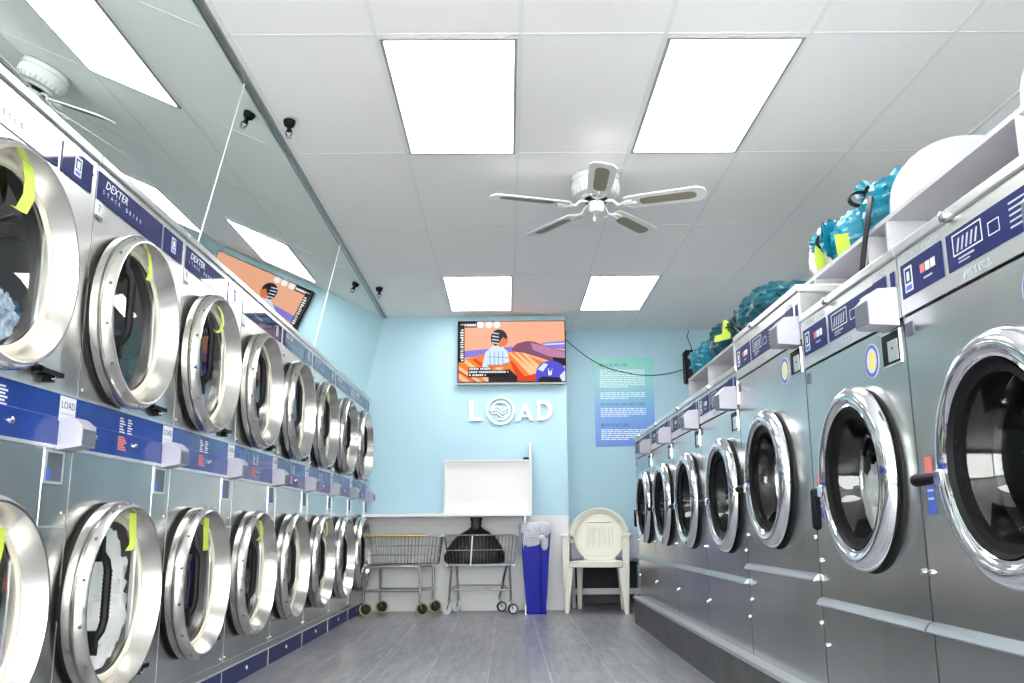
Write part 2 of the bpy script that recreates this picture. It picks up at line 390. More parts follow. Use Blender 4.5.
# ------------------------------------------------------------------ stack dryers (left)
DW = .812; DC = .295
def dryer_door(root, cz, R, upper):
    k = R / .295
    g = G().lathe([(.018, .293 * k), (.03, .296 * k), (.044, .297 * k), (.047, .288 * k), (.05, .288 * k), (.052, .296 * k), (.060, .296 * k), (.084, .283 * k), (.088, .278 * k), (.087, .272 * k), (.05, .258 * k), (.018, .246 * k)], (0, DC, cz), (1, 0, 0), RING, 64)
    for a in range(14):
        t_ = 2 * PI * (a + .5) / 14; r_ = .289 * k
        c, s_ = math.cos(t_), math.sin(t_)
        g.lathe([(-.002, .0055), (.003, .0052), (.004, .002)], (.074, DC + r_ * c, cz + r_ * s_), (.9, .43 * c, .43 * s_), COIND, 8, cap1=True)
    d = g.build('upper_door' if upper else 'lower_door', root)
    G().lathe([(.0, .282 * k), (.02, .282 * k)], (0, DC, cz), (1, 0, 0), RUBBER, 48).lathe([(.017, .25 * k), (.026, .249 * k), (.027, .236 * k), (.018, .232 * k)], (0, DC, cz), (1, 0, 0), BEIGE, 48).build('door_seal', d)
    G().lathe([(.014, .243 * k), (.019, .18), (.022, .1), (.0235, .004)], (0, DC, cz), (1, 0, 0), GLASSD, 48, cap1=True).build('glass', d)
    # handle on the near side of the ring
    hy = DC - .190 * k; hz = cz + .02
    h = G().prism([(hy - .016, hz + .172), (hy + .008, hz + .18), (hy + .016, hz + .10), (hy - .012, hz + .10)], .045, .085, BLACK, face(0, 0)).prism([(hy - .012, hz - .175), (hy + .010, hz - .185), (hy + .014, hz - .11), (hy - .014, hz - .11)], .045, .085, BLACK, face(0, 0))
    h.tube([(.075, hy, hz + .13), (.088, hy + .018, hz + .10), (.092, hy + .024, hz + .07), (.092, hy + .024, hz - .08), (.088, hy + .018, hz - .11), (.075, hy, hz - .14)], .0135, BLACK, 8)
    for q in range(12): h.lathe([(-.0025, .0155), (.0025, .0155)], (.092, hy + .024, hz - .07 + q * .0127), (0, 0, 1), BLACK, 8, cap0=True, cap1=True)
    h.build('handle', d)
    # hinge plate on the far side with its black bracket
    fy = DC + .235
    g = G().prism([(fy - .03, cz + .20), (fy + .12, cz + .13), (fy + .125, cz - .262), (fy - .03, cz - .25)], .001, .020, STEELL, face(0, 0))
    g.build('hinge_plate', d)
    G().box(.0, .035, fy + .0, fy + .125, cz - .276, cz - .262, BLACK).box(.0, .028, fy + .06, fy + .085, cz - .295, cz - .276, BLACK).lathe([(.028, .008), (.036, .007)], (0, fy + .072, cz - .286), (1, 0, 0), SCREWM, 10, cap1=True).build('hinge_bracket', d)
    # drum
    return d
def make_dryer():
    root = thing('stack_dryer', (0, 0, 0), 0, 'x', 'dryer', 'stack dryers along the left side')
    w = DW; D = -.92; UZ, LZ = 1.472, .530
    # cabinet: side walls, back, top and pierced fronts
    g = G().box(D, 0, 0, .003, .09, 1.955, STEEL).box(D, 0, w - .003, w, .09, 1.955, STEEL).box(D, D + .003, 0, w, .09, 1.955, STEEL)
    g.box(D, 0, .003, w - .003, .998, 1.002, STEEL).box(D, -.001, .003, w - .003, 1.15, 1.154, STEEL).box(D, 0, .003, w - .003, .09, .094, STEEL)
    g.holed(.002, w - .002, 1.163, 1.955, DC, UZ, .27, 0, STEELL)
    g.holed(.002, w - .002, .13, .99, DC, LZ, .275, 0, STEEL)
    g.box(-.002, 0, .003, w - .003, .094, .13, STEEL)
    g.build('cabinet', root)
    # pressed seams on the front sheet
    g = G().box(0, .0015, .0, .0025, .13, 1.955, SEAMM).box(0, .003, w - .165, w - .004, .757, .762, SEAMM).box(0, .0015, w - .165, w - .163, .763, .99, SEAMM).box(0, .0015, .0, w, .13, .132, SEAMM)
    for yy, zz in ((w - .03, .80), (w - .03, .15), (.03, 1.19), (w - .028, 1.9), (.03, .15)): g.lathe([(0, .006), (.004, .005)], (0, yy, zz), (1, 0, 0), SCREWM, 10, cap1=True)
    g.build('front_seam', root)
    G().box(D, .012, 0, w, 1.955, 1.985, STEELL, .004).build('top_cap', root)
    # drums seen through the glass
    for cz in (UZ, LZ):
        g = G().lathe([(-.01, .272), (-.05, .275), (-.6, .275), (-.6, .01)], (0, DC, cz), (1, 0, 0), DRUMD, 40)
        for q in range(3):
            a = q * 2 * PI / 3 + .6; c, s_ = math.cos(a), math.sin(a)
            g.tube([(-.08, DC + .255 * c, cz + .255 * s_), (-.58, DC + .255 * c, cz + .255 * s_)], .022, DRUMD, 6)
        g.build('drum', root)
    # top label strip
    s_ = G().box(.001, .004, .004, .556, 1.832, 1.93, NAVYG)
    s_.text('DEXTER', .042, face(.052, 1.888, .0045), WHITED, .0006, sx=1.15, shear=.3)
    for q, ch_ in enumerate('STACK DRYER'): s_.text(ch_, .022, face(.04 + q * .030, 1.862, .0045), GREYD, .0006)
    s_.build('name_strip', root)
    s_ = G().box(.001, .004, .578, .775, 1.832, 1.93, NAVYG)
    s_.box(.004, .0046, .655, .70, 1.852, 1.915, WHITED).box(.0046, .005, .661, .694, 1.875, 1.909, NAVY).box(.005, .0053, .668, .687, 1.879, 1.902, WHITED).box(.0046, .005, .661, .694, 1.857, 1.869, BLUED)
    s_.build('care_strip', root)
    # control panel
    c = G().box(0, .006, 0, w, 1.0, 1.155, BLUEP).box(0, .009, 0, w, .99, 1.0, TRIMM).box(0, .009, 0, w, 1.155, 1.163, TRIMM)
    c.box(.006, .0068, .01, w - .12, 1.082, 1.0835, BLUED)
    for q in range(6):
        c.box(.006, .0066, .31, .355 - .01 * (q % 3), 1.083 + q * .0095, 1.088 + q * .0095, WHITED)
        c.box(.006, .0066, .375, .415 - .012 * (q % 2), 1.083 + q * .0095, 1.088 + q * .0095, WHITED)
    for q in range(6): c.box(.006, .0066, .305, .375 - .01 * (q % 3), 1.022 + q * .0085, 1.028 + q * .0085, REDD)
    c.box(.006, .0066, .70, .80, 1.075, 1.152, WHITED)
    c.text('LOAD', .032, face(.708, 1.115, .0068), DARKT, .0006)
    c.box(.0066, .007, .706, .79, 1.095, 1.103, GREYD)
    cp = c.build('control_panel', root)
    for yy in (.12, .44): G().lathe([(.006, .011), (.014, .010), (.018, .005)], (0, yy, 1.045), (1, 0, 0), SCREWM, 14, cap1=True).build('lock', cp)
    cb = G().prism([(0, 1.085), (.05, 1.085), (.078, 1.062), (.078, .998), (0, .985)], w - .105, w - .012, COINB, (V((0, 0, 0)), V((1, 0, 0)), V((0, 0, 1)), V((0, 1, 0))))
    cbo = cb.build('coin_box', root, .002)
    G().box(.078, .081, w - .10, w - .018, 1.002, 1.050, COIND).build('coin_door', cbo)
    # coin return below the panel
    G().box(.0, .003, w - .16, w - .045, .885, .985, TRIMM).box(.003, .0045, w - .148, w - .06, .893, .977, COIND).box(.003, .006, w - .148, w - .128, .897, .93, BLUED).build('coin_return', root)
    G().box(.001, .004, .003, .05, 1.778, 1.828, WHITED).box(.004, .0045, .003, .05, 1.765, 1.778, COIND).build('number_tag', root)
    dryer_door(root, UZ, .308, True)
    dryer_door(root, LZ, .314, False)
    # navy kick plate
    k = G().box(-.06, -.002, 0, w, .0, .09, NAVYK).box(-.02, .003, 0, w, .09, .097, TRIMM).box(-.002, .001, .001, .004, .0, .09, TRIMM)
    ko = k.build('kick_plate', root)
    G().lathe([(-.002, .01), (.004, .009)], (0, w / 2, .05), (1, 0, 0), WHITED, 12, cap1=True).build('screw', ko)
    return root
dlab = {-2: 'stack dryer out of frame at the camera, nearest of the left row',
        -1: 'leftmost stack dryer in the photo, coloured clothes in its lower drum',
        0: 'steel stack dryer tagged 7, white laundry filling its lower drum',
        1: 'steel stack dryer next after the one tagged 7, yellow-green loop in its upper door',
        2: 'fourth steel stack dryer from the camera, only its lower door holds a yellow-green strip',
        3: 'fifth steel stack dryer from the camera, no strips in either door',
        4: 'third steel stack dryer from the back wall, with strips in both doors',
        5: 'second steel stack dryer from the back wall, before the end one',
        6: 'last steel stack dryer of the left row, touching the back wall by the folding table'}
protoD = make_dryer()
def dryer_xf(k):
    Y = 2.83 + .815 * k; return (-(1.39 - .008 * Y), Y, 0), -.008
def place(k): 
    loc, rz = dryer_xf(k); return Matrix.Translation(loc) @ Matrix.Rotation(rz, 4, 'Z')
first = True
for k in range(-2, 7):
    o = protoD if first else copy_tree(protoD); first = False
    loc, rz = dryer_xf(k); o.location = loc; o.rotation_euler = (0, 0, rz)
    o['label'] = dlab[k]
    if k in (0, 1): G().text('79'[k], .038, face(.014, 1.790, .0046), DARKT, .0006).build('number', o)

# laundry inside dryers / washers
def drumclip(R, cy, cz, xmax=-.03):
    def f(v):
        v = v.copy(); k_ = xmax - .11
        if v.x > k_: v.x = k_ + .11 * (1 - math.exp(-(v.x - k_) / .11))
        d = math.hypot(v.y - cy, v.z - cz)
        if d > R: v.y = cy + (v.y - cy) * R / d; v.z = cz + (v.z - cz) * R / d
        return v
    return f
WL = mat('white_laundry', (.95, .95, .93), .9, bump=((14, 14, 14), .8, .02), var=((7, 7, 7), .5, (.80, .83, .82)))
def laundry(M, items, name, label, group=None):
    g = G()
    for (c, r, m, sd) in items[0]: g.blob(c, r, m, .45, 2.6, 72, sd, clip=items[1], fold=.07)
    g.xf(M); return tag(g.build(name), label, 'laundry', group)
cl = drumclip(.235, DC, .530, .03); cu = drumclip(.235, DC, 1.472, .03)
laundry(place(0), ([((-.05, DC + .01, .50), (.14, .26, .25), WL, 3), ((-.05, DC - .06, .63), (.11, .17, .15), WL, 5), ((-.04, DC + .08, .42), (.11, .14, .14), WL, 11)], cl), 'white_laundry', 'white laundry filling the lower drum of the dryer tagged 7')
PAT = mat('patterned_cloth', (.55, .66, .74), .9, var=((45, 45, 45), 1., (.12, .2, .32)), bump=((20, 20, 20), .6, .01))
NVC = mat('navy_cloth', (.03, .06, .13), .9)
laundry(place(-1), ([((-.05, DC + .10, 1.31), (.07, .10, .10), PAT, 2), ((-.05, DC + .19, 1.33), (.05, .05, .06), NVC, 4)], cu), 'patterned_laundry', 'pale blue patterned clothes in the upper drum at the left edge of the photo')
PUR = mat('purple_cloth', (.32, .08, .35), .9); TEC = mat('teal_cloth', (.02, .16, .16), .9); ORC = mat('orange_cloth', (.8, .13, .03), .9)
laundry(place(-1), ([((-.03, DC + .13, .41), (.06, .10, .07), PUR, 2), ((-.03, DC + .17, .50), (.05, .07, .06), TEC, 4), ((-.01, DC + .20, .45), (.04, .03, .05), WL, 6), ((-.01, DC + .19, .60), (.02, .06, .012), ORC, 8)], cl), 'coloured_laundry', 'purple, teal and orange clothes in the lower drum at the left edge of the photo')
laundry(place(1), ([((-.15, DC, .36), (.12, .2, .12), NVC, 12), ((-.12, DC - .08, .48), (.08, .1, .12), NVC, 13)], cl), 'dark_laundry', 'dark clothes in the lower drum of the dryer just past the one tagged 7')

# yellow-green paper strips hanging in the doors
def strip(k, cz, y, top, pts, w, label, ang=0.):
    g = G().ribbon([(x, y + dy, top - dz) for x, dy, dz in pts], (0, w * math.cos(ang), w * math.sin(ang)), .0012, PAPER)
    g.xf(place(k)); tag(g.build('paper_strip'), label, 'paper strip', 'yellow-green strips hanging in the dryer doors')
cv = [(.050, 0, 0), (.052, .0, .04), (.055, .002, .08), (.062, -.004, .12)]
strip(-1, 1.472, DC + .02, 1.745, [(.05, 0, 0), (.055, .012, .05), (.06, .005, .10), (.07, -.04, .155), (.08, -.085, .165)], .055, 'long yellow-green strip curling in the upper drum door at the left edge of the photo')
strip(0, 1.472, DC + .03, 1.745, [(.055, 0, 0), (.058, .012, .04), (.064, .006, .08), (.07, -.03, .115), (.075, -.06, .12)], .03, 'short curled yellow-green strip in the upper door of the dryer tagged 7')
strip(1, 1.472, DC - .02, 1.735, [(.055, -.05, 0), (.062, .0, .005), (.068, .04, .03), (.07, .055, .07), (.068, .03, .11), (.066, -.02, .13), (.064, -.06, .12)], .03, 'yellow-green strip looped like a C in an upper door, second past the tagged 7 door')
strip(4, 1.472, DC + .0, 1.73, [(.05, 0, 0), (.056, .01, .05), (.062, -.01, .10), (.066, -.05, .13)], .04, 'yellow-green strip in an upper door far down the row, third door from the back wall')
strip(-1, .530, DC + .05, .755, [(.06, 0, 0), (.062, 0, .05), (.066, -.02, .10)], .06, 'yellow-green strip in the lower door at the left edge of the photo')
strip(0, .530, DC + .03, .805, [(.07, 0, 0), (.072, .004, .05), (.078, -.002, .085), (.09, -.03, .105), (.098, -.08, .125)], .055, 'yellow-green strip with curled end over the white laundry in a lower door')
strip(1, .530, DC - .02, .795, [(.066, 0, 0), (.068, 0, .06), (.072, -.004, .12), (.072, -.004, .135)], .065, 'straight yellow-green strip in the lower door just past the white laundry')
strip(2, .530, DC - .0, .790, [(.062, 0, 0), (.066, .03, .04), (.07, .015, .08), (.07, -.06, .10)], .06, 'wide curved yellow-green strip in a lower door, third lower strip from the left edge')
strip(4, .530, DC + .03, .795, [(.066, 0, 0), (.07, .01, .05), (.072, 0, .1)], .04, 'farthest yellow-green strip in a lower door, third from the back wall')

# ------------------------------------------------------------------ washers (right)
def make_washer(w, top, seam, dcz, barz, doorc, sticker, face_steel=STEEL):
    root = thing('front_load_washer', (0, 0, 0), 0, 'x', 'washer', 'front-load washers along the right side')
    D = -.85; c = doorc
    RI = .215
    g = G().box(D, 0, 0, .003, .203, top - .03, STEEL).box(D, 0, w - .005, w - .002, .203, top - .03, STEEL).box(D, D + .003, 0, w, .203, top - .03, STEEL)
    g.box(D, -.001, .003, w - .005, .203, .207, STEEL)
    g.holed(.0015, w - .003, barz + .01, seam - .004, c, dcz, .235, 0, STEEL)
    g.box(-.003, 0, .0015, w - .003, .207, barz - .01, STEEL)
    g.box(-.012, -.003, 0, w, barz - .011, barz + .011, BLACK).box(-.012, -.002, 0, w, seam - .005, seam + .003, BLACK)
    g.build('cabinet', root)
    G().box(D, .012, -.002, w - .001, top - .028, top, STEELL, .004).build('top_cap', root)
    G().lathe([(.012, .014), (.02, .0135), (.026, .006)], (0, w * .35, top - .018), (1, 0, 0), SCREWM, 16, cap1=True).build('cap_bolt', root)
    p = G().box(-.003, .004, .0015, w - .003, seam + .003, top - .028, STEELL)
    z0, z1 = seam + .043, seam + .133
    p.box(.004, .006, .02, .245, z0, z1, NAVY).box(.004, .006, .27, w - .075, z0, z1, NAVY).box(.004, .006, w - .045, w - .02, z0, z1, NAVY)
    # printed marks on the panel
    p.box(.006, .0066, .04, .085, z0 + .012, z1 - .012, WHITED).box(.0066, .007, .046, .079, z0 + .035, z1 - .018, NAVY).box(.007, .0074, .055, .07, z0 + .04, z1 - .026, WHITED).box(.0066, .007, .046, .079, z0 + .016, z0 + .028, BLUED)
    for q in range(3): p.box(.006, .0066, .13 + q * .028, .153 + q * .028, z0 + .04, z0 + .062, (REDD, WHITED, WHITED)[q])
    p.box(.006, .0066, .145, .19, z0 + .022, z0 + .027, GREYD)
    a, b_ = .30, .43
    p.box(.006, .0066, a, b_, z0 + .03, z0 + .033, WHITED).box(.006, .0066, a, b_, z1 - .012, z1 - .009, WHITED).box(.006, .0066, a, a + .003, z0 + .033, z1 - .012, WHITED).box(.006, .0066, b_ - .003, b_, z0 + .033, z1 - .012, WHITED)
    for q in range(5): p.prism([(a + .015 + q * .02, z0 + .038), (a + .022 + q * .02, z0 + .038), (a + .034 + q * .02, z1 - .022), (a + .027 + q * .02, z1 - .022)], .006, .0066, GREYD, face(0, 0))
    p.box(.006, .0066, a + .02, a + .09, z0 + .018, z0 + .022, GREYD).box(.006, .0066, a + .02, a + .07, z0 + .010, z0 + .013, GREYD)
    p.box(.006, .0066, .455, .50, z0 + .03, z0 + .032, WHITED).box(.006, .0066, .455, .50, z0 + .058, z0 + .06, WHITED).box(.006, .0066, .455, .457, z0 + .03, z0 + .06, WHITED).box(.006, .0066, .498, .50, z0 + .03, z0 + .06, WHITED)
    for q in range(5): p.box(.006, .0066, .54, .60, z0 + .018 + q * .013, z0 + .022 + q * .013, GREYD)
    
    for q, ch_ in enumerate('DEXTER'): p.text(ch_, .027, face(.33 + q * .021, seam + .012, .0045), GREYD, .0006)
    p.text('LOAD', .027, face(w - .160, z1 + .006, .0045), GREYD, .0006, sx=1.15)
    p.box(.004, .0046, w - .165, w - .07, z1 + .001, z1 + .004, DARKT)
    p.text('TRIPLE  LOAD', .024, face(.05, z1 + .008, .0045), GREYD, .0006, sx=1.3)
    p.build('control_panel', root)
    zc = seam + .0
    cb = G().prism([(0.004, zc + .088), (.058, zc + .084), (.085, zc + .055), (.085, zc - .014), (.004, zc - .018)], w - .105, w - .012, COINB, (V((0, 0, 0)), V((1, 0, 0)), V((0, 0, 1)), V((0, 1, 0))))
    cbo = cb.build('coin_box', root, .002)
    G().box(.085, .088, w - .10, w - .017, zc - .010, zc + .050, COIND).build('coin_door', cbo)
    # coin return pocket
    G().box(0, .003, w - .145, w - .03, seam - .112, seam - .02, TRIMM).box(.003, .0042, w - .141, w - .034, seam - .108, seam - .024, BLACK).box(.0042, .0065, w - .10, w - .040, seam - .102, seam - .046, STEELL).lathe([(.0065, .005), (.008, .004)], (0, w - .072, seam - .068), (1, 0, 0), COIND, 8, cap1=True).build('coin_return', root)
    if sticker:
        s_ = G().lathe([(.0, .05), (.0012, .05)], (0, w - .225, seam - .075), (1, 0, 0), WHITED, 32, cap1=True).lathe([(.0012, .047), (.0016, .047), (.0016, .036), (.0012, .036)], (0, w - .225, seam - .075), (1, 0, 0), BLUED, 32)
        s_.prism(circ(0, 0, .026, 16), .0012, .0018, YELD, face(w - .225, seam - .075)).box(.0018, .0022, w - .250, w - .20, seam - .08, seam - .07, WHITED)
        s_.build('round_sticker', root)
    G().box(.0, .002, .012, .05, seam - .055, seam - .02, COIND).build('badge', root)
    # lip bar over the lower access panel
    G().prism([(0, barz + .012), (.012, barz + .008), (.024, barz - .010), (.022, barz - .014), (0, barz - .010)], .004, w - .006, BARM, (V((0, 0, 0)), V((1, 0, 0)), V((0, 0, 1)), V((0, 1, 0)))).build('panel_lip', root)
    for zz, yy in ((barz + .13, w - .025), (barz + .13, .02), (barz - .14, .02), (barz - .15, w - .025)):
        G().lathe([(0, .009), (.006, .008), (.009, .003)], (0, yy, zz), (1, 0, 0), SCREWM, 12, cap1=True).build('screw', root)
    G().box(0, .0012, .035, .075, dcz - .11, dcz - .03, BLUED).box(0, .0012, .035, .075, dcz - .01, dcz + .03, REDD).box(.0012, .0016, .04, .07, dcz - .055, dcz - .05, WHITED).box(.0012, .0016, .04, .07, dcz - .075, dcz - .07, WHITED).build('warning_label', root)
    # door
    d = G().lathe([(.004, .250), (.010, .262), (.024, .269), (.038, .265), (.050, .252), (.055, .238), (.053, .226), (.044, .216), (.046, .210), (.042, .205)], (0, c, dcz), (1, 0, 0), CHROME, 72).build('door_ring', root)
    G().lathe([(.0, .267), (.005, .266), (.006, .258), (.004, .245)], (0, c + .003, dcz - .007), (1, 0, 0), RUBBER, 48).build('gasket', d)
    G().lathe([(.046, .205), (.034, .196), (.030, .178), (-.02, .176), (-.06, .20), (-.06, .225)], (0, c, dcz), (1, 0, 0), BLACK, 56).build('inner_rim', d)
    G().lathe([(.032, .186), (.024, .180), (-.015, .170), (-.05, .150), (-.066, .10), (-.07, .002)], (0, c, dcz), (1, 0, 0), GLASSW, 56).build('glass_bowl', d)
    # drum
    g = G()
    prof = [(-.03, .238), (-.06, .236)]
    for q in range(6): prof += [(-.08 - q * .07, .23), (-.10 - q * .07, .222), (-.12 - q * .07, .222), (-.14 - q * .07, .23)]
    g.lathe(prof + [(-.52, .225), (-.53, .004)], (0, c, dcz), (1, 0, 0), DRUMS, 48)
    for i in range(-6, 7):
        for j in range(-6, 7):
            yy, zz = (i + .5 * (j % 2)) * .03, j * .028
            if math.hypot(yy, zz) < .19: g.prism(circ(c + yy, dcz + zz, .008, 8), -.528, -.5275, BLACK, face(0, 0))
    for q in range(3):
        a = q * 2 * PI / 3 + .5; cc, ss = math.cos(a), math.sin(a)
        g.tube([(-.07, c + .20 * cc, dcz + .20 * ss), (-.5, c + .20 * cc, dcz + .20 * ss)], .03, DRUMS, 8)
    g.build('drum', root)
    root['c'] = c; root['dz'] = dcz
    return root
def handle(root, down):
    c, dz = root['c'], root['dz']; y = c - .25
    ring = [o for o in root.children if o.name.startswith('door_ring')][0]
    g = G().box(.02, .058, y - .006, y + .03, dz - .05, dz - .01, CHROME, .004)
    if down: g.box(.03, .058, y - .05, y - .004, dz - .04, dz - .02, BLACK, .004).box(.034, .062, y - .068, y - .042, dz - .15, dz - .018, BLACK, .008)
    else: g.tube([(.045, y, dz - .03), (.05, y - .03, dz - .03), (.055, y - .10, dz - .03)], .014, BLACK, 10, rs=[.009, .013, .016])
    g.build('handle', ring)
wY = [(7.36, .83), (6.53, .82), (5.71, .86), (4.85, .83), (4.02, .92), (3.10, .80), (2.30, .82), (1.48, .82)]
wlab = ['farthest front-load washer of the right row, nearest the white plastic chair',
        'second front-load washer from the far end of the right row',
        'third front-load washer from the far end, its lower panel reflecting the blue bin',
        'fourth front-load washer from the far end, just before the taller washer',
        'taller front-load washer that rises above its neighbours in the right row',
        'front-load washer with white laundry inside, between the taller washer and the nearest one',
        'nearest front-load washer with big chrome door, cut by the right edge of the photo',
        'front-load washer out of frame at the camera']
protoW = None
for i, (y, w) in enumerate(wY):
    if i == 4: r = make_washer(w - .002, 1.595, 1.393, .93, .575, .465, True)
    elif protoW is None or abs(protoW['w'] - w) > .001 or i == 5:
        r = make_washer(w - .002, 1.463 if i < 5 else 1.478, 1.283, .893 if i < 5 else .882, .51 if i < 5 else .50, .53 if i < 5 else .45, i >= 4)
        r['w'] = w
        if i in (6,): protoW = r
    else: r = copy_tree(protoW)
    r.location = (1.05, y, 0); r.rotation_euler = (0, 0, PI); r['label'] = wlab[i]
    if i != 7: handle(r, i in (0, 5))
    if i == 5: W6 = r
for o in bpy.data.objects:
    for kx in ('w', 'c', 'dz'):
        if kx in o and o is not W6: del o[kx]
cw = W6['c']; dzw = W6['dz']
for kx in ('w', 'c', 'dz'):
    if kx in W6: del W6[kx]
laundry(Matrix.Translation((1.05, 3.10, 0)) @ Matrix.Rotation(PI, 4, 'Z'), ([((-.09, cw - .15, dzw - .07), (.07, .09, .11), WL, 9), ((-.09, cw - .04, dzw - .15), (.06, .14, .07), WL, 10)], drumclip(.218, cw, dzw, -.025)), 'white_laundry', 'white laundry behind the glass of a front-load washer')

# ------------------------------------------------------------------ shelves on the washers
SX = 1.30; SD = 1.95; SB = 1.77
def shelf_unit(ys, z0, name, label, arcs):
    t = thing('cubby_shelf', (0, 0, 0), 0, label, 'shelf', 'white cubby shelves on top of the washers')
    y0, y1 = ys[0], ys[-1]
    t.location = (SX, y0, z0); th = .016
    G().box(0, SD - SX, 0, y1 - y0, SB - z0 - th / 2, SB - z0 + th / 2, WHITEP).build('board', t)
    G().box(0.0, SD - SX, 0, y1 - y0, 0, th, WHITEP).build('bottom_board', t)
    G().box(.34, .35, th, y1 - y0 - th, th, SB - z0 - th / 2, WHITEP).build('back_panel', t)
    for y in ys:
        a = min(max(y - y0 - th / 2, 0), y1 - y0 - th)
        G().box(0, .34, a, a + th, th, SB - z0 - th / 2, WHITEP).build('divider', t)
    for y in arcs:
        a = y - y0 - th / 2
        pts = [(.02, SB - z0 + th / 2)] + [(.02 + .30 * (1 - math.cos(q * PI / 2 / 10)), SB - z0 + .03 + .275 * math.sin(q * PI / 2 / 10)) for q in range(11)] + [(.64, SB - z0 + .305), (.64, SB - z0 + th / 2)]
        G().prism(pts, a, a + th, WHITEP, (V((0, 0, 0)), V((1, 0, 0)), V((0, 0, 1)), V((0, 1, 0)))).build('curved_divider', t)
    return t
shelf_unit([1.30, 2.11, 2.91, 3.09], 1.4785, 'a', 'white cubby shelf with curved dividers on the nearest washers, holding teal bags', [1.31, 2.11, 2.91])
shelf_unit([3.105, 3.64, 4.05], 1.5955, 'c', 'white cubby shelf end standing on the taller washer, under bags', [])
shelf_unit([4.36, 5.03, 5.70, 6.33], 1.4635, 'b', 'white cubby shelf on the far washers, holding dark teal bags', [])

# ------------------------------------------------------------------ laundry bags
def bag(c, r, m, seed, label, neck=None, fl=None, name='laundry_bag', amp=.12, group='nylon laundry bags on top of the washers'):
    t = thing(name, (c[0], c[1], fl if fl else c[2] - r[2]), 0, label, 'bag', group)
    o = V(t.location)
    g = G().blob(V(c) - o, r, m, amp, 2.2, 96, seed, flat=0., fold=.14)
    if neck:
        nk = [V(p) - o for p in neck]; L = len(nk)
        rs = [.085 if i == 0 else .024 if i == 1 else .040 if i < L - 1 else .034 for i in range(L)]
        k0 = len(g.v); g.tube(nk, .03, m, 28, rs=rs)
        for q in range(k0, k0 + 28 * L):
            ii, kk = divmod(q - k0, 28); ctr = nk[ii]; g.v[q] = ctr + (g.v[q] - ctr) * (1 + .28 * math.sin(kk * 2.6 + ii * .5) * (ii != 1) + .2 * noise.noise(V((kk, ii, 3.3))))
    b = g.build('sack', t)
    if neck: G().tube([V(neck[1]) - o + .03 * V((0, math.cos(a) * .4, math.sin(a))) + V((.03 * math.cos(a), 0, 0)) for a in [k * PI / 6 for k in range(13)]], .008, BLACK, 6).build('drawstring', b)
    return t
ZT = SB + .009
bag((1.60, 3.17, 1.92), (.24, .22, .15), TEAL, 1, 'bright teal laundry bag beside the curved divider, black strap round its neck', [(1.50, 3.32, 1.98), (1.462, 3.38, 2.04), (1.46, 3.41, 2.06), (1.455, 3.44, 2.085)], ZT)
bag((1.53, 3.60, 1.92), (.15, .16, .14), TEAL, 2, 'small bright teal laundry bag with gathered neck, between the strapped bag and the white one', [(1.42, 3.69, 1.95), (1.385, 3.74, 1.955), (1.38, 3.77, 1.96), (1.375, 3.79, 1.97)], ZT)
WBAG = mat('white_bag', (.72, .72, .64), .6, bump=((14, 14, 14), .6, .01))
bag((1.52, 3.93, 1.94), (.12, .13, .17), WBAG, 3, 'white laundry bag with yellow-green tags, at the end of the bright teal bags', None, ZT)
bag((1.57, 4.90, 1.92), (.26, .40, .155), TEALD, 4, 'large round dark teal laundry bag behind the taller washer', [(1.45, 5.25, 1.95), (1.41, 5.36, 1.95), (1.40, 5.40, 1.95), (1.39, 5.44, 1.94)], ZT)
bag((1.54, 5.74, 1.93), (.21, .26, .155), TEALD, 5, 'dark teal laundry bag with yellow-green tag, middle one of the far bags', None, ZT)
bag((1.46, 6.17, 1.89), (.15, .15, .13), TEAL, 6, 'crumpled teal laundry bag farthest away, in front of the black speaker', None, ZT, amp=.35)
g = G().ribbon([(1.44, 3.40, 2.035), (1.38, 3.22, 1.97), (1.30, 3.02, 1.885), (1.284, 3.02, 1.80), (1.284, 3.07, 1.72), (1.284, 3.12, 1.62)], (.0, .045, .0), .004, BLACK)
tag(g.build('bag_strap'), 'black webbing strap hanging down from the bright teal bag over the shelf edge', 'strap')
g = G().ribbon([(1.42 + .05 * math.cos(a), 3.38, 2.02 + .03 * math.sin(a)) for a in [math.radians(20 + q * 25) for q in range(11)]], (.0, .03, 0), .004, BLACK)
tag(g.build('bag_strap'), 'looped black handle strap standing out beyond the bright teal bag', 'strap')
def card(pts, y, label, th=.003):
    tag(G().prism(pts, y, y + th, PAPER, (V((0, 0, 0)), V((1, 0, 0)), V((0, 0, 1)), V((0, 1, 0)))).build('bag_tag'), label, 'tag', 'yellow-green tags on the laundry bags')
card([(1.315, 1.885), (1.372, 1.893), (1.382, 1.785), (1.325, 1.780)], 3.42, 'square yellow-green tag card draped below the small teal bag')
card([(1.355, 1.955), (1.37, 1.92), (1.385, 1.90), (1.39, 1.86), (1.38, 1.84), (1.35, 1.83), (1.34, 1.87), (1.345, 1.93)], 3.73, 'crumpled yellow-green tag on the white bag')
card([(1.343, 1.997), (1.406, 1.982), (1.379, 1.878), (1.281, 1.855), (1.284, 1.895), (1.33, 1.906)], 5.40, 'bent yellow-green tag hanging on the far dark teal bag')

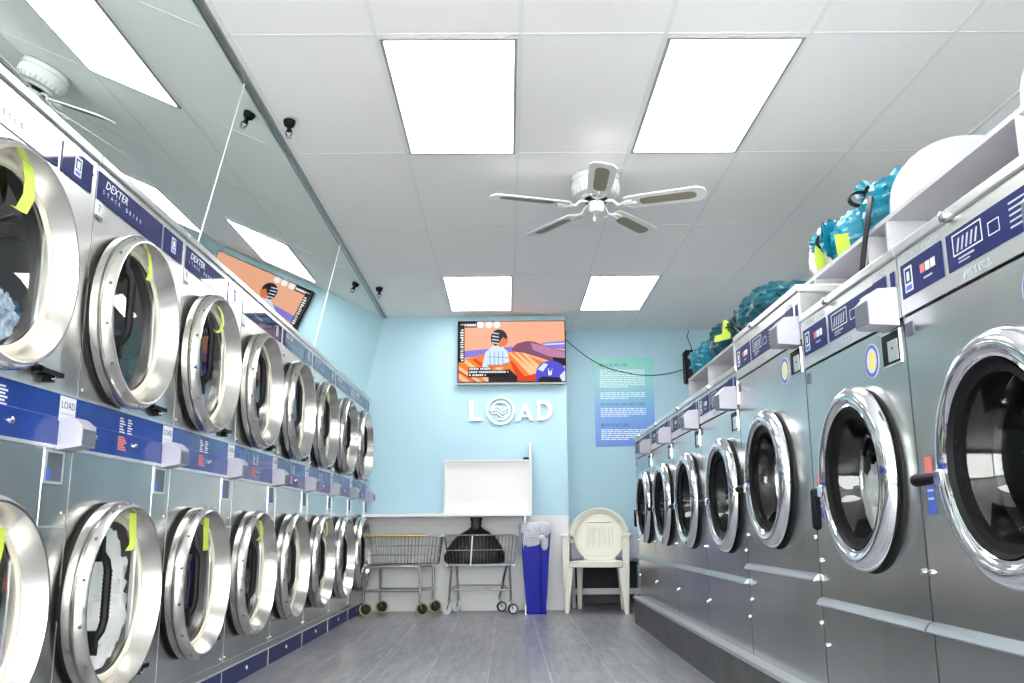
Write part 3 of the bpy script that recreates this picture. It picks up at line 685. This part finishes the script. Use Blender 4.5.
# ------------------------------------------------------------------ television
def emis(name, c, s=1.): return mat('screen_' + name, (0, 0, 0), .4, emit=c, strength=s, spec=.08)
tv = thing('television', (.048, BACK - .004, 2.105), 0, 'wall television showing a child in a striped cap over an orange striped floor', 'television')
G().box(-.522, .522, -.075, -.028, 0, .605, BLACK, .004).box(-.525, .525, -.07, -.04, -.018, .0, mat('tv_foot_bar', (.25, .27, .28), .4)).build('housing', tv)
G().box(-.15, .15, -.028, 0, .15, .45, BLACK).build('wall_bracket', tv)
F = wallf(-.512, .597, -.0755); Wd, Hd = 1.024, .589
g = G(); lay = [0]
def P(poly, m):
    lay[0] += 1; h = lay[0] * .00006
    n = len(poly); o, r, u, nn = F
    g.add([o + r * (a * Wd) - u * (b * Hd) + nn * h for a, b in poly], [list(range(n))], m)
SS = .36
peach = emis('peach', (1, .47, .30), SS); porange = emis('orange', (1, .24, .03), SS); plight = emis('cream', (1, .62, .33), SS); pred = emis('red', (.75, .06, .02), SS)
ppur = emis('violet', (.28, .22, .75), SS); pblue = emis('blue', (.10, .09, .7), SS); pdark = emis('dark', (.02, .012, .02), SS); pmau = emis('mauve', (.25, .09, .17), SS); pmau2 = emis('mauve_light', (.55, .24, .42), SS)
pwhite = emis('white', (1, 1, 1), .36); pshirt = emis('shirt', (.72, .85, 1), SS); pshirt2 = emis('shirt_line', (.25, .5, .8), SS); pskin = emis('skin', (.8, .22, .07), SS); pblack = emis('black', (.004, .004, .006), SS)
P([(0, 0), (1, 0), (1, 1), (0, 1)], peach)
P([(.0, .50), (.25, .46), (.50, .42), (.52, .52), (.25, .56), (.0, .62)], ppur)
P([(.78, .36), (1, .33), (1, .47), (.85, .45)], ppur); P([(.80, .38), (1, .36), (1, .385), (.82, .40)], pshirt)
P([(0, .66), (.2, .56), (.45, .51), (.55, .51), (.8, .68), (.8, 1), (0, 1)], porange)
for a in (.0, .13, .26): P([(a, .60 + a * .3), (a + .03, .58 + a * .3), (a + .34, 1), (a + .26, 1)], plight if a != .13 else pred)
P([(0, .74), (.22, 1), (.17, 1), (0, .82)], plight); P([(0, .86), (.11, 1), (.05, 1), (0, .94)], plight); P([(0, .80), (.17, 1), (.15, 1), (0, .84)], pred)
for a in (.47, .53, .59): P([(a, .52), (a + .02, .515), (a + .25, .86), (a + .20, .9)], plight)
P([(.48, .66), (.50, .66), (.62, .92), (.55, .95)], pred); P([(.55, .95), (.75, .86), (.76, 1), (.53, 1)], pred)
P([(.50, .45), (.55, .37), (.64, .33), (.71, .34), (.80, .40), (.9, .46), (1, .50), (1, .72), (.88, .68), (.75, .60), (.62, .53), (.50, .50)], pmau)
P([(.68, .36), (.80, .41), (.9, .47), (1, .52), (1, .66), (.84, .58), (.70, .48)], pmau2)
P([(.88, .60), (1, .62), (1, .75), (.9, .72)], pdark)
P([(.865 + .14 * math.cos(k * PI / 9), .86 - .20 * math.sin(k * PI / 9)) for k in range(10)] + [(.72, 1), (1, 1)], pblue)
P([(.74, .80), (.80, .70), (.84, .72), (.79, .84)], pshirt); P([(.84, .78), (.86, .86), (.88, .78), (.87, .90), (.84, .90)], pwhite); P([(.95, .9), (1, .82), (1, 1), (.95, 1)], pshirt)
P([(.74, .98), (.78, .92), (.95, .94), (.97, 1), (.74, 1)], pdark)
P([(.22, .76), (.25, .52), (.32, .41), (.41, .42), (.46, .50), (.48, .70), (.42, .77), (.28, .78)], pshirt)
for a in (.29, .33, .37, .41): P([(a, .50), (a + .008, .50), (a + .012, .74), (a + .002, .74)], pshirt2)
P([(.27, .58), (.47, .60), (.47, .615), (.27, .595)], pshirt2)
P([(.26, .72), (.40, .72), (.47, .68), (.50, .70), (.44, .76), (.30, .78)], pskin)
P([(.38, .25), (.46, .24), (.465, .33), (.44, .41), (.39, .43), (.36, .38)], pskin)
P([(.38 + .078 * math.cos(k * PI / 10), .27 - .14 * math.sin(k * PI / 10)) for k in range(11)] + [(.31, .36), (.35, .41), (.385, .34), (.42, .26), (.45, .30)], pdark)
for k in range(4): P([(.315, .18 + k * .055), (.38, .20 + k * .055), (.38, .215 + k * .055), (.315, .198 + k * .055)], pshirt)
P([(.28, .90), (.30, .82), (.48, .80), (.55, .92), (.55, 1), (.28, 1)], pdark)
P([(0, 0), (.17, 0), (.17, .10), (.055, .10), (.055, .68), (0, .68)], pblack)
for cx in (.205, .285, .36): P([(cx + .033 * math.cos(k * PI / 8), .055 + .055 * math.sin(k * PI / 8)) for k in range(16)], pwhite)
P([(.09, .765), (.31, .765), (.31, .815), (.47, .815), (.47, .93), (.09, .93)], pblack)
hz = .0001 + lay[0] * .00006
def Q(x0, x1, y0, y1): P([(x0, y0), (x1, y0), (x1, y1), (x0, y1)], pwhite)
random.seed(5)
Q(.02, .05, .045, .055)
for x in (.055, .075, .09, .105, .12, .135, .150): Q(x, x + .011, .038, .078)
Q(.055, .16, .055, .063)
y = .13
while y < .66:
    h = random.uniform(.008, .03); Q(.016 + random.choice((0, .008)), .046, y, y + h); y += h + random.uniform(.008, .02)
for row, (xa, xb) in enumerate(((.10, .30), (.10, .46), (.10, .25))):
    x = xa
    while x < xb:
        w_ = random.uniform(.008, .016); Q(x, x + w_, .775 + row * .052, .805 + row * .052); x += w_ + random.choice((.004, .004, .004, .016))
g.build('screen', tv)

# ------------------------------------------------------------------ LOAD wall sign
LET = mat('white_letter', (.66, .70, .72), .4)
sg = thing('wall_sign', (.03, BACK, 1.745), 0, 'raised white LOAD lettering on the teal back wall, its O a round emblem', 'sign')
bx = lambda x: x - .03
G().prism([(bx(-.363), .195), (bx(-.325), .195), (bx(-.325), .032), (bx(-.235), .032), (bx(-.235), 0), (bx(-.363), 0)], 0, .025, LET, wallf(0, 0, 0)).build('letter', sg)
# A
G().prism([(bx(.09), 0), (bx(.125), 0), (bx(.17), .105), (bx(.215), 0), (bx(.25), 0), (bx(.187), .155), (bx(.153), .155)], 0, .025, LET, wallf(0, 0, 0)).box(bx(.135), bx(.205), -.025, 0, .032, .052, LET).build('letter', sg)
dp = G(); o_ = [(bx(.285), 0)] + [(bx(.335) + .098 * math.sin(q * PI / 12), .097 - .097 * math.cos(q * PI / 12)) for q in range(13)] + [(bx(.285), .194)]
i_ = [(bx(.318), .033)] + [(bx(.335) + .062 * math.sin(q * PI / 12), .097 - .064 * math.cos(q * PI / 12)) for q in range(13)] + [(bx(.318), .161)]
n_ = len(o_); vv = []
for h in (0, -.025): vv += [(a, h, b) for a, b in o_] + [(a, h, b) for a, b in i_]
ff = []
for i in range(n_):
    j = (i + 1) % n_
    ff += [(i, j, n_ + j, n_ + i), (2 * n_ + i, 2 * n_ + j, 3 * n_ + j, 3 * n_ + i), (i, j, 2 * n_ + j, 2 * n_ + i), (n_ + i, n_ + j, 3 * n_ + j, 3 * n_ + i)]
dp.add(vv, ff, LET).build('letter', sg)
e = G(); cx, cz = bx(-.064), .095
e.lathe([(0, .118), (.025, .118), (.025, .135), (0, .135)], (cx, 0, cz), (0, -1, 0), LET, 56)
pts = [(cx + .085 * math.cos(a), -.012, cz + .085 * math.sin(a)) for a in [math.radians(200 - q * 15) for q in range(22)]]
e.tube(pts, .010, LET, 8)
for k in range(3):
    e.tube([(cx - .07 + q * .0165, -.01, cz + .02 - k * .03 + .022 * math.sin(q * .8 + .3)) for q in range(9)], .0085, LET, 8)
e.prism([(cx - .115, cz + .01), (cx - .06, cz + .03), (cx - .06, cz - .01)], 0, .022, LET, wallf(0, 0, 0))
e.build('emblem', sg)

# ------------------------------------------------------------------ poster
pm = bpy.data.materials.new('poster_gradient'); pm.use_nodes = True; nt = pm.node_tree
tc = nt.nodes.new('ShaderNodeTexCoord'); sp = nt.nodes.new('ShaderNodeSeparateXYZ'); cr = nt.nodes.new('ShaderNodeValToRGB')
mr = nt.nodes.new('ShaderNodeMapRange'); mr.inputs['From Min'].default_value = 0; mr.inputs['From Max'].default_value = .925
cr.color_ramp.elements[0].color = (.10, .22, .62, 1); cr.color_ramp.elements[1].color = (.22, .58, .50, 1)
e1 = cr.color_ramp.elements.new(.35); e1.color = (.16, .33, .70, 1); e2 = cr.color_ramp.elements.new(.72); e2.color = (.24, .56, .60, 1)
nt.links.new(tc.outputs['Object'], sp.inputs[0]); nt.links.new(sp.outputs['Z'], mr.inputs['Value']); nt.links.new(mr.outputs[0], cr.inputs[0]); nt.links.new(cr.outputs[0], nt.nodes['Principled BSDF'].inputs['Base Color'])
nt.nodes['Principled BSDF'].inputs['Roughness'].default_value = .35
g = G().box(0, .617, -.004, 0, 0, .925, pm)
fr = lambda x, z: wallf(x, z, -.0042)
PTX = mat('poster_white', (.75, .85, .9), .5)
g.text('BECAUSE WE CARE', .042, fr(.06, .835), DARKT, .0006, sx=.8)
g.text('BECAUSE WE CARE SAFETY FIRST', .042, fr(.06, .42), DARKT, .0006, sx=.75)
g.text('BECAUSE WE CARE', .042, fr(.06, .205), DARKT, .0006, sx=.8)
random.seed(3)
for (z, n) in ((.79, 10), (.55, 4), (.385, 5), (.165, 6)):
    for q in range(n):
        x = .06; xe = .53 if q < n - 1 else .35
        while x < xe:
            l = random.uniform(.02, .06); g.box(x, min(x + l, xe), -.0046, -.004, z - q * .0195, z - q * .0195 + .009, PTX); x += l + .009
g.build('poster')
po = bpy.data.objects['poster']; po.location = (.909, RECESS - .002, 1.553); tag(po, 'green-to-blue printed notice poster reading BECAUSE WE CARE on the recessed teal wall', 'poster')

# cable from television to speaker
def cat(p0, p1, sag, n=14): return [(p0[0] + (p1[0] - p0[0]) * k / n, p0[1] + (p1[1] - p0[1]) * k / n, p0[2] + (p1[2] - p0[2]) * k / n - sag * 4 * (k / n) * (1 - k / n)) for k in range(n + 1)]
tag(G().tube([(.565, 8.50, 2.60), (.578, 8.56, 2.60)] + cat((.59, 8.9, 2.62), (1.20, RECESS - .006, 2.33), .06) + cat((1.20, RECESS - .007, 2.33), (1.87, RECESS - .007, 2.36), .055)[1:], .0045, BLACK, 6).build('cable'), 'black cable drooping from the television across the poster to the speaker', 'cable')
tag(G().tube(cat((1.93, RECESS - .006, 2.76), (1.90, RECESS - .006, 2.54), -.0, 6) if False else [(1.925, RECESS - .006, 2.765), (1.90, RECESS - .006, 2.70), (1.93, RECESS - .006, 2.62), (1.95, RECESS - .006, 2.54)], .0045, BLACK, 6).build('cable'), 'short black cable running up from the speaker to the ceiling', 'cable')
sp_ = thing('wall_speaker', (1.98, RECESS, 2.19), 0, 'black box speaker high on the recessed wall behind the far teal bag', 'speaker')
G().box(-.14, .14, -.16, -.01, 0, .34, BLACK, .012).build('cabinet', sp_)
G().box(-.12, .12, -.165, -.16, .02, .32, RUBBER, .002).lathe([(.165, .075), (.17, .07)], (0, 0, .12), (0, -1, 0), COIND, 24, cap1=True).build('grille', sp_)

# ------------------------------------------------------------------ folding table with box shelf
tb = thing('folding_table', (-1.34, 8.1, 0), 0, 'white-topped counter table against the back wall with one steel leg', 'table')
G().box(.04, 1.55, 0, BACK - 8.1 - .01, .843, .872, WHITEB, .003).build('tabletop', tb)
G().tube([(1.495, .07, 0.0), (1.495, .07, .843)], .014, STEELL, 14).lathe([(0, .022), (.01, .021)], (1.495, .07, 0), (0, 0, 1), STEELL, 14, cap1=True).build('leg', tb)
G().box(.04, 1.5, BACK - 8.1 - .03, BACK - 8.1 - .006, .78, .843, WHITEB).build('wall_cleat', tb)
bs = thing('display_box', (-.188, 8.17, .872), 0, 'white open box standing on the table with a taller right side board', 'box')
G().box(-.385, .385, .03, .045, .0, .475, WHITEB).build('back_board', bs)
G().box(-.385, -.372, 0, .03, 0, .475, WHITEB).build('side_board', bs)
G().box(-.372, .372, 0, .03, .462, .475, WHITEB).build('top_board', bs)
G().box(-.372, .372, 0, .03, 0, .012, WHITEB).build('bottom_board', bs)
G().box(.385, .405, -.02, .34, 0, .625, WHITEB).build('tall_side_board', bs)
G().box(.33, .385, .004, .03, .478, .495, BLACK).build('bracket', bs)
# wire-basket laundry carts
CHRW = mat('cart_chrome', (.62, .62, .60), .22, 1.); YW = mat('yellow_wheel', (.33, .33, .13), .5); BRASS = mat('brass_rail', (.55, .43, .17), .3, .9)
DKM = mat('dark_cart_metal', (.22, .22, .21), .3, .9)
def caster(parent, x, y, m_tyre, r=.052, yaw=.3):
    c = G().tube([(x, y, .135), (x, y, .115)], .012, DKM, 8)
    dx, dy = .02 * math.cos(yaw), .02 * math.sin(yaw)
    for s_ in (-1, 1): c.tube([(x, y + s_ * .018, .118), (x + dx, y + s_ * .018, r)], .006, DKM, 6)
    c.box(x - .02, x + .02, y - .022, y + .022, .112, .120, DKM)
    co = c.build('caster', parent)
    ax = (math.sin(yaw), -math.cos(yaw), 0)
    G().lathe([(-.013, r - .012), (-.010, r), (.010, r), (.013, r - .012)], (x + dx, y + dy, r), ax, m_tyre, 24).lathe([(-.012, r - .011), (.012, r - .011)], (x + dx, y + dy, r), ax, RUBBER if m_tyre is YW else WHITED, 20, cap0=True, cap1=True).build('wheel', co)
def basket(g, x0, x1, y0, y1, z0, z1, inset, m, ny=22, hz=(0, .33, .66, 1.), r=.0022):
    def ring(f):
        i = inset * (1 - f); z = z0 + (z1 - z0) * f
        return [(x0 + i, y0 + i, z), (x1 - i, y0 + i, z), (x1 - i, y1 - i, z), (x0 + i, y1 - i, z)]
    for f in hz:
        q = ring(f); rr = .0055 if f in (0, 1.) else .003
        for a in range(4): g.tube([q[a], q[(a + 1) % 4]], rr, m, 6)
    b, t_ = ring(0), ring(1)
    for s_ in range(4):
        n = ny if s_ % 2 == 0 else ny // 2
        for k in range(1, n):
            f = k / n
            p0 = V(b[s_]).lerp(V(b[(s_ + 1) % 4]), f); p1 = V(t_[s_]).lerp(V(t_[(s_ + 1) % 4]), f); g.tube([p0, p1], r, m, 5)
    for k in range(1, ny): g.tube([V(b[0]).lerp(V(b[1]), k / ny), V(b[3]).lerp(V(b[2]), k / ny)], r, m, 5)
    return g
c1 = thing('laundry_cart', (-.96, 8.22, 0), 0, 'steel wire laundry cart with brass front rail and yellow wheels, under the table at left', 'cart', 'wire laundry carts under the table')
basket(G(), -.335, .37, -.15, .22, .43, .675, .035, CHRW).build('wire_basket', c1)
G().tube([(-.33, -.155, .682), (.25, -.155, .682)], .011, BRASS, 10).build('front_rail', c1)
g = G()
for (a, b) in (((-.30, -.13), (.19, -.13)), ((-.20, .17), (.28, .17))):
    x0, x1, yy = a[0], b[0], a[1]
    g.tube([(x0, yy, .13), (x0, yy, .39), (x0 + .02, yy, .415), (x1 - .02, yy, .415), (x1, yy, .39), (x1, yy, .13)], .0125, DKM, 10)
    g.tube([(x0, yy, .21), (x1, yy, .21)], .011, CHRW, 8)
g.tube([(-.30, -.13, .21), (-.20, .17, .21)], .01, CHRW, 8).tube([(.19, -.13, .21), (.28, .17, .21)], .01, CHRW, 8)
g.tube([(-.28, -.13, .41), (-.22, .17, .41)], .01, DKM, 8).tube([(.17, -.13, .41), (.26, .17, .41)], .01, DKM, 8)
g.build('frame', c1)
for x, y in ((-.30, -.13), (.19, -.13), (-.20, .17), (.28, .17)): caster(c1, x, y, YW, .056, .25)
c2 = thing('laundry_cart', (-.25, 8.28, 0), 0, 'smaller chrome wire laundry cart holding the black bag, under the table at right', 'cart', 'wire laundry carts under the table')
basket(G(), -.32, .33, -.14, .16, .42, .68, .03, CHRW, 20, (0, .5, 1.)).build('wire_basket', c2)
g = G()
g.tube([(-.27, -.12, .12), (-.25, -.12, .42)], .011, CHRW, 8).tube([(-.20, .14, .12), (-.22, .14, .42)], .011, CHRW, 8)
g.tube([(.27, -.12, .12), (.26, -.12, .42)], .011, CHRW, 8).tube([(.17, .14, .12), (.24, .14, .42)], .011, CHRW, 8)
g.tube([(-.26, -.12, .215), (.27, -.12, .205)], .008, CHRW, 8).tube([(-.21, .14, .235), (.20, .14, .235)], .008, CHRW, 8).tube([(-.26, -.12, .215), (-.21, .14, .235)], .008, CHRW, 8).tube([(.27, -.12, .205), (.20, .14, .235)], .008, CHRW, 8)
g.build('frame', c2)
for x, y, m_ in ((-.27, -.12, WHITED), (.27, -.12, RUBBER), (.17, .14, RUBBER), (-.20, .14, WHITED)): caster(c2, x, y, m_, .045, 2.7 if x < 0 else .3)
# black bag in the cart
BBG = mat('black_bag', (.008, .008, .009), .55, bump=((12, 12, 12), .5, .01))
g = G(); N = 48; vs = []
pf = [(.432, .01), (.432, .24), (.45, .262), (.50, .262), (.56, .245), (.62, .215), (.67, .175), (.705, .12), (.73, .07), (.755, .045), (.80, .045), (.835, .055), (.836, .01)]
for iz, (z, r_) in enumerate(pf):
    for k in range(N):
        a = 2 * PI * k / N; wv = 1 + .10 * noise.noise(V((math.cos(a) * 1.6, math.sin(a) * 1.6, z * 5))) + .025 * math.sin(k * 1.7 + iz)
        vs.append((-.30 + .03 * (z - .43) + r_ * wv * math.cos(a), 8.30 + r_ * .42 * wv * math.sin(a), z))
g.add(vs, [(i * N + k, i * N + (k + 1) % N, (i + 1) * N + (k + 1) % N, (i + 1) * N + k) for i in range(len(pf) - 1) for k in range(N)], BBG, True)
tag(g.build('black_bag'), 'black tied bag slumped in the chrome laundry cart under the table', 'bag')
tag(G().ribbon([(-.315, 8.126, .675), (-.322, 8.122, .56), (-.33, 8.12, .44), (-.335, 8.115, .40), (-.325, 8.115, .37)], (.012, 0, 0), .003, WHITED).build('cord'), 'white cord hanging over the front of the chrome cart', 'cord')

# ------------------------------------------------------------------ blue bin with liner
BIN = mat('blue_bin_plastic', (.003, .008, .32), .4, spec=.25)
LIN = mat('bag_liner', (.50, .52, .58), .35, bump=((22, 22, 9), .7, .015))
bn = thing('trash_bin', (.245, 8.28, 0), 0, 'tall narrow blue trash bin with a knotted white liner, beside the table leg', 'bin')
def frus(g, b, t_, z0, z1, m, y=.0):
    (x0, y0), (x1, y1) = b, t_
    vs = [(-x0, -y0, z0), (x0, -y0, z0), (x0, y0, z0), (-x0, y0, z0), (-x1, -y1, z1), (x1, -y1, z1), (x1, y1, z1), (-x1, y1, z1)]
    return g.add(vs, [(0, 1, 5, 4), (1, 2, 6, 5), (2, 3, 7, 6), (3, 0, 4, 7), (0, 1, 2, 3), (4, 5, 6, 7)], m)
g = frus(G(), (.085, .13), (.13, .19), 0, .70, BIN)
g.box(.035, .042, -.20, -.12, .02, .66, BIN)
frus(g, (.088, .134), (.092, .138), 0, .02, BIN)
g.build('body', bn, .008)
g = G(); N = 64; vs = []
rows = [(.60, 1.035), (.64, 1.06), (.70, 1.09), (.76, 1.08), (.79, 1.02), (.80, .6), (.79, .05)]
for iz, (z, sc) in enumerate(rows):
    for k in range(N):
        a = 2 * PI * k / N; cc, ss = math.cos(a), math.sin(a)
        x = .128 * math.copysign(abs(cc) ** .35, cc); y = .188 * math.copysign(abs(ss) ** .35, ss)
        wr = 1 + .035 * math.sin(k * 2.9 + iz) + .03 * noise.noise(V((k * .9, iz * .7, 2)))
        zz = z
        if iz == 0: zz = .60 + .05 * cc * 1.2 + .02 * math.sin(k * .9)
        vs.append((x * sc * wr, y * sc * wr, zz + .008 * noise.noise(V((k * .5, iz, 9)))))
g.add(vs, [(i * N + k, i * N + (k + 1) % N, (i + 1) * N + (k + 1) % N, (i + 1) * N + k) for i in range(len(rows) - 1) for k in range(N)], LIN, True)
g.blob((.05, -.215, .655), (.028, .025, .028), LIN, .2, 3, 16, 3).blob((.075, -.21, .60), (.032, .018, .055), LIN, .25, 3, 18, 5).blob((.055, -.215, .72), (.03, .02, .06), LIN, .25, 3, 18, 6)
for q in range(9):
    a = math.radians(20 + q * 20); g.tube([(.05, -.212, .66), (.05 + .16 * math.cos(a) * .7 - .02, -.212, .66 + .12 * math.sin(a))], .006, LIN, 6, rs=[.010, .003])
g.build('liner', bn)

# ------------------------------------------------------------------ white plastic armchair
PC = mat('chair_plastic', (.62, .61, .54), .38)
ch = thing('plastic_armchair', (.812, 8.33, 0), -.19, 'white moulded plastic armchair with round back, facing the camera before the recessed wall', 'chair')
def leg(x0, y0, x1, y1, z1, wa, wb):
    g = G(); vs = []
    for (x, y, z, w) in ((x0, y0, 0, wa), (x1, y1, z1, wb)):
        vs += [(x - w, y - w * .8, z), (x + w, y - w * .8, z), (x + w, y + w * .8, z), (x - w, y + w * .8, z)]
    g.add(vs, [(0, 1, 5, 4), (1, 2, 6, 5), (2, 3, 7, 6), (3, 0, 4, 7), (0, 1, 2, 3), (4, 5, 6, 7)], PC); return g
for sx in (-1, 1):
    # front leg and arm post in one moulding
    g = leg(sx * .262, -.21, sx * .225, -.19, .44, .018, .036)
    g.build('leg', ch, .006)
    leg(sx * .20, .24, sx * .185, .19, .43, .018, .03).build('leg', ch, .006)
    g = leg(sx * .262, -.205, sx * .268, -.17, .665, .02, .034); g.build('arm_post', ch, .006)
    arm = [(sx * .275, -.21, .668), (sx * .283, -.12, .675), (sx * .283, .0, .675), (sx * .275, .10, .665), (sx * .262, .15, .64)]
    a_ = G(); vs = []
    for (x, y, z) in arm: vs += [(x - .035, y, z - .010), (x + .035, y, z - .010), (x + .035, y, z + .010), (x - .035, y, z + .010)]
    fs = [(i * 4 + k, i * 4 + (k + 1) % 4, i * 4 + 4 + (k + 1) % 4, i * 4 + 4 + k) for i in range(4) for k in range(4)] + [(0, 1, 2, 3), (16, 17, 18, 19)]
    a_.add(vs, fs, PC, True).build('armrest', ch, .003)
seat = [(-.235, -.235), (-.12, -.25), (.12, -.25), (.235, -.235), (.225, 0), (.195, .20), (-.195, .20), (-.225, 0)]
G().prism(seat, .425, .445, PC).prism([(a * 1.0, b) for a, b in seat[:1]] + [(-.12, -.25), (.12, -.25), (.235, -.235), (.235, -.22), (-.235, -.22)], .395, .43, PC).build('seat', ch, .006)
def bk(a, r, zc=.675):   # back plane leaning away
    x = r * math.cos(a); z = zc + r * math.sin(a); return (x, .16 + (z - .44) * .18, z)
g = G()
pts = [(bk(math.radians(-38 + q * 256 / 30), .0 + .245)) for q in range(31)]
g2 = []
for q in range(31):
    a = math.radians(-38 + q * 256 / 30); k = bk(a, .236, .682); g2.append(k)
for i, k in enumerate(g2): pass
vs = []
for q in range(31):
    a = math.radians(-8 + q * 196 / 30)
    for r_, off in ((.232, .0), (.280, -.035), (.290, .0), (.236, .018)):
        x, y, z = bk(a, r_, .635); vs.append((x * 1.0, y + off - .05 * max(0, 1 - math.sin(a)), z))
fs = [(i * 4 + k, i * 4 + (k + 1) % 4, i * 4 + 4 + (k + 1) % 4, i * 4 + 4 + k) for i in range(30) for k in range(4)] + [(0, 1, 2, 3), (120, 121, 122, 123)]
g.add(vs, fs, PC, True); g.build('back_hoop', ch, .004)
# oval back shell with slots
g = G(); N = 40; A = [bk(2 * PI * k / N, .232, .655) for k in range(N)]
A = [(x * 1.02, y + .006, z) for x, y, z in A]
g.add(A + [(x, y + .008, z) for x, y, z in A], [list(range(N)), list(range(N, 2 * N))] + [(i, (i + 1) % N, N + (i + 1) % N, N + i) for i in range(N)], PC)
for q in range(9):
    x = -.12 + q * .03; g.tube([bk(PI / 2, -.10, .665)[:0] or (x, .16 + (.56 - .44) * .18 + .003, .56), (x, .16 + (.74 - .44) * .18 + .003, .74)], .0045, PC, 6)
g.tube([(-.11, .16 + (.79 - .44) * .18 + .003, .79), (.11, .16 + (.79 - .44) * .18 + .003, .79)], .006, PC, 6)
g.build('backrest', ch)
# neck joining back to seat
G().prism([(-.15, .445), (.15, .445), (.13, .50), (-.13, .50)], -.012, .012, PC, (V((0, .185, 0)), V((1, 0, 0)), V((0, 0, 1)), V((0, 1, 0)))).build('back_base', ch, .004)

# ------------------------------------------------------------------ steel work stand behind the chair
st = thing('utility_stand', (.94, 8.95, 0), 0, 'grey steel utility stand with lower shelf, behind the white plastic chair', 'stand')
LAV = mat('pale_grey_panel', (.48, .48, .56), .45)
G().box(-.34, .34, -.2, .2, .60, .62, STEELL).box(-.34, .34, -.205, -.2, .45, .62, LAV).build('top_tray', st)
G().box(-.33, .33, -.19, .19, .125, .14, STEELL).box(-.33, .33, -.195, -.188, .12, .175, LAV).build('lower_shelf', st)
for x in (-.32, .32):
    for y in (-.18, .18): G().box(x - .014, x + .014, y - .014, y + .014, .0, .80 if y > 0 else .60, LAV).build('leg', st)
bx2 = G().box(-.29, .29, -.14, .16, .0, .26, RUBBER, .01).box(-.30, .30, -.15, .17, .25, .27, RUBBER, .004).build('void_shade_block')  # black block put in for the shade in the open space above the shelf
bx2.location = (.94, 8.95, .141); tag(bx2, 'black storage tote on the lower shelf of the stand behind the chair', 'tote')

# ------------------------------------------------------------------ world, camera, colour
wd = bpy.data.worlds.new('World'); scene.world = wd; wd.use_nodes = True
wd.node_tree.nodes['Background'].inputs[0].default_value = (1, .97, .93, 1); wd.node_tree.nodes['Background'].inputs[1].default_value = 7.5
cam = bpy.data.cameras.new('Camera'); co = bpy.data.objects.new('Camera', cam); COL.objects.link(co); scene.camera = co
cam.sensor_fit = 'HORIZONTAL'; cam.sensor_width = 36.; cam.lens = 895.25 / 1024 * 36; cam.clip_start = .02
pt, yw, rl = .2044, .006, -.0074
cy_, sy_ = math.cos(yw), math.sin(yw); cp_, sp__ = math.cos(pt), math.sin(pt); cr_, sr_ = math.cos(rl), math.sin(rl)
r = V((cy_, -sy_, 0)); f = V((sy_ * cp_, cy_ * cp_, sp__)); u = r.cross(f)
rr = cr_ * r + sr_ * u; uu = -sr_ * r + cr_ * u
M = Matrix((rr, uu, -f)).transposed().to_4x4(); M.translation = (0, 0, .748); co.matrix_world = M
scene.view_settings.view_transform = 'Standard'; scene.view_settings.look = 'None'; scene.view_settings.gamma = 1
scene.view_settings.use_curve_mapping = False; scene.view_settings.exposure = 1.5
scene.cycles.max_bounces = 8; scene.cycles.transparent_max_bounces = 12; scene.cycles.sample_clamp_indirect = 6
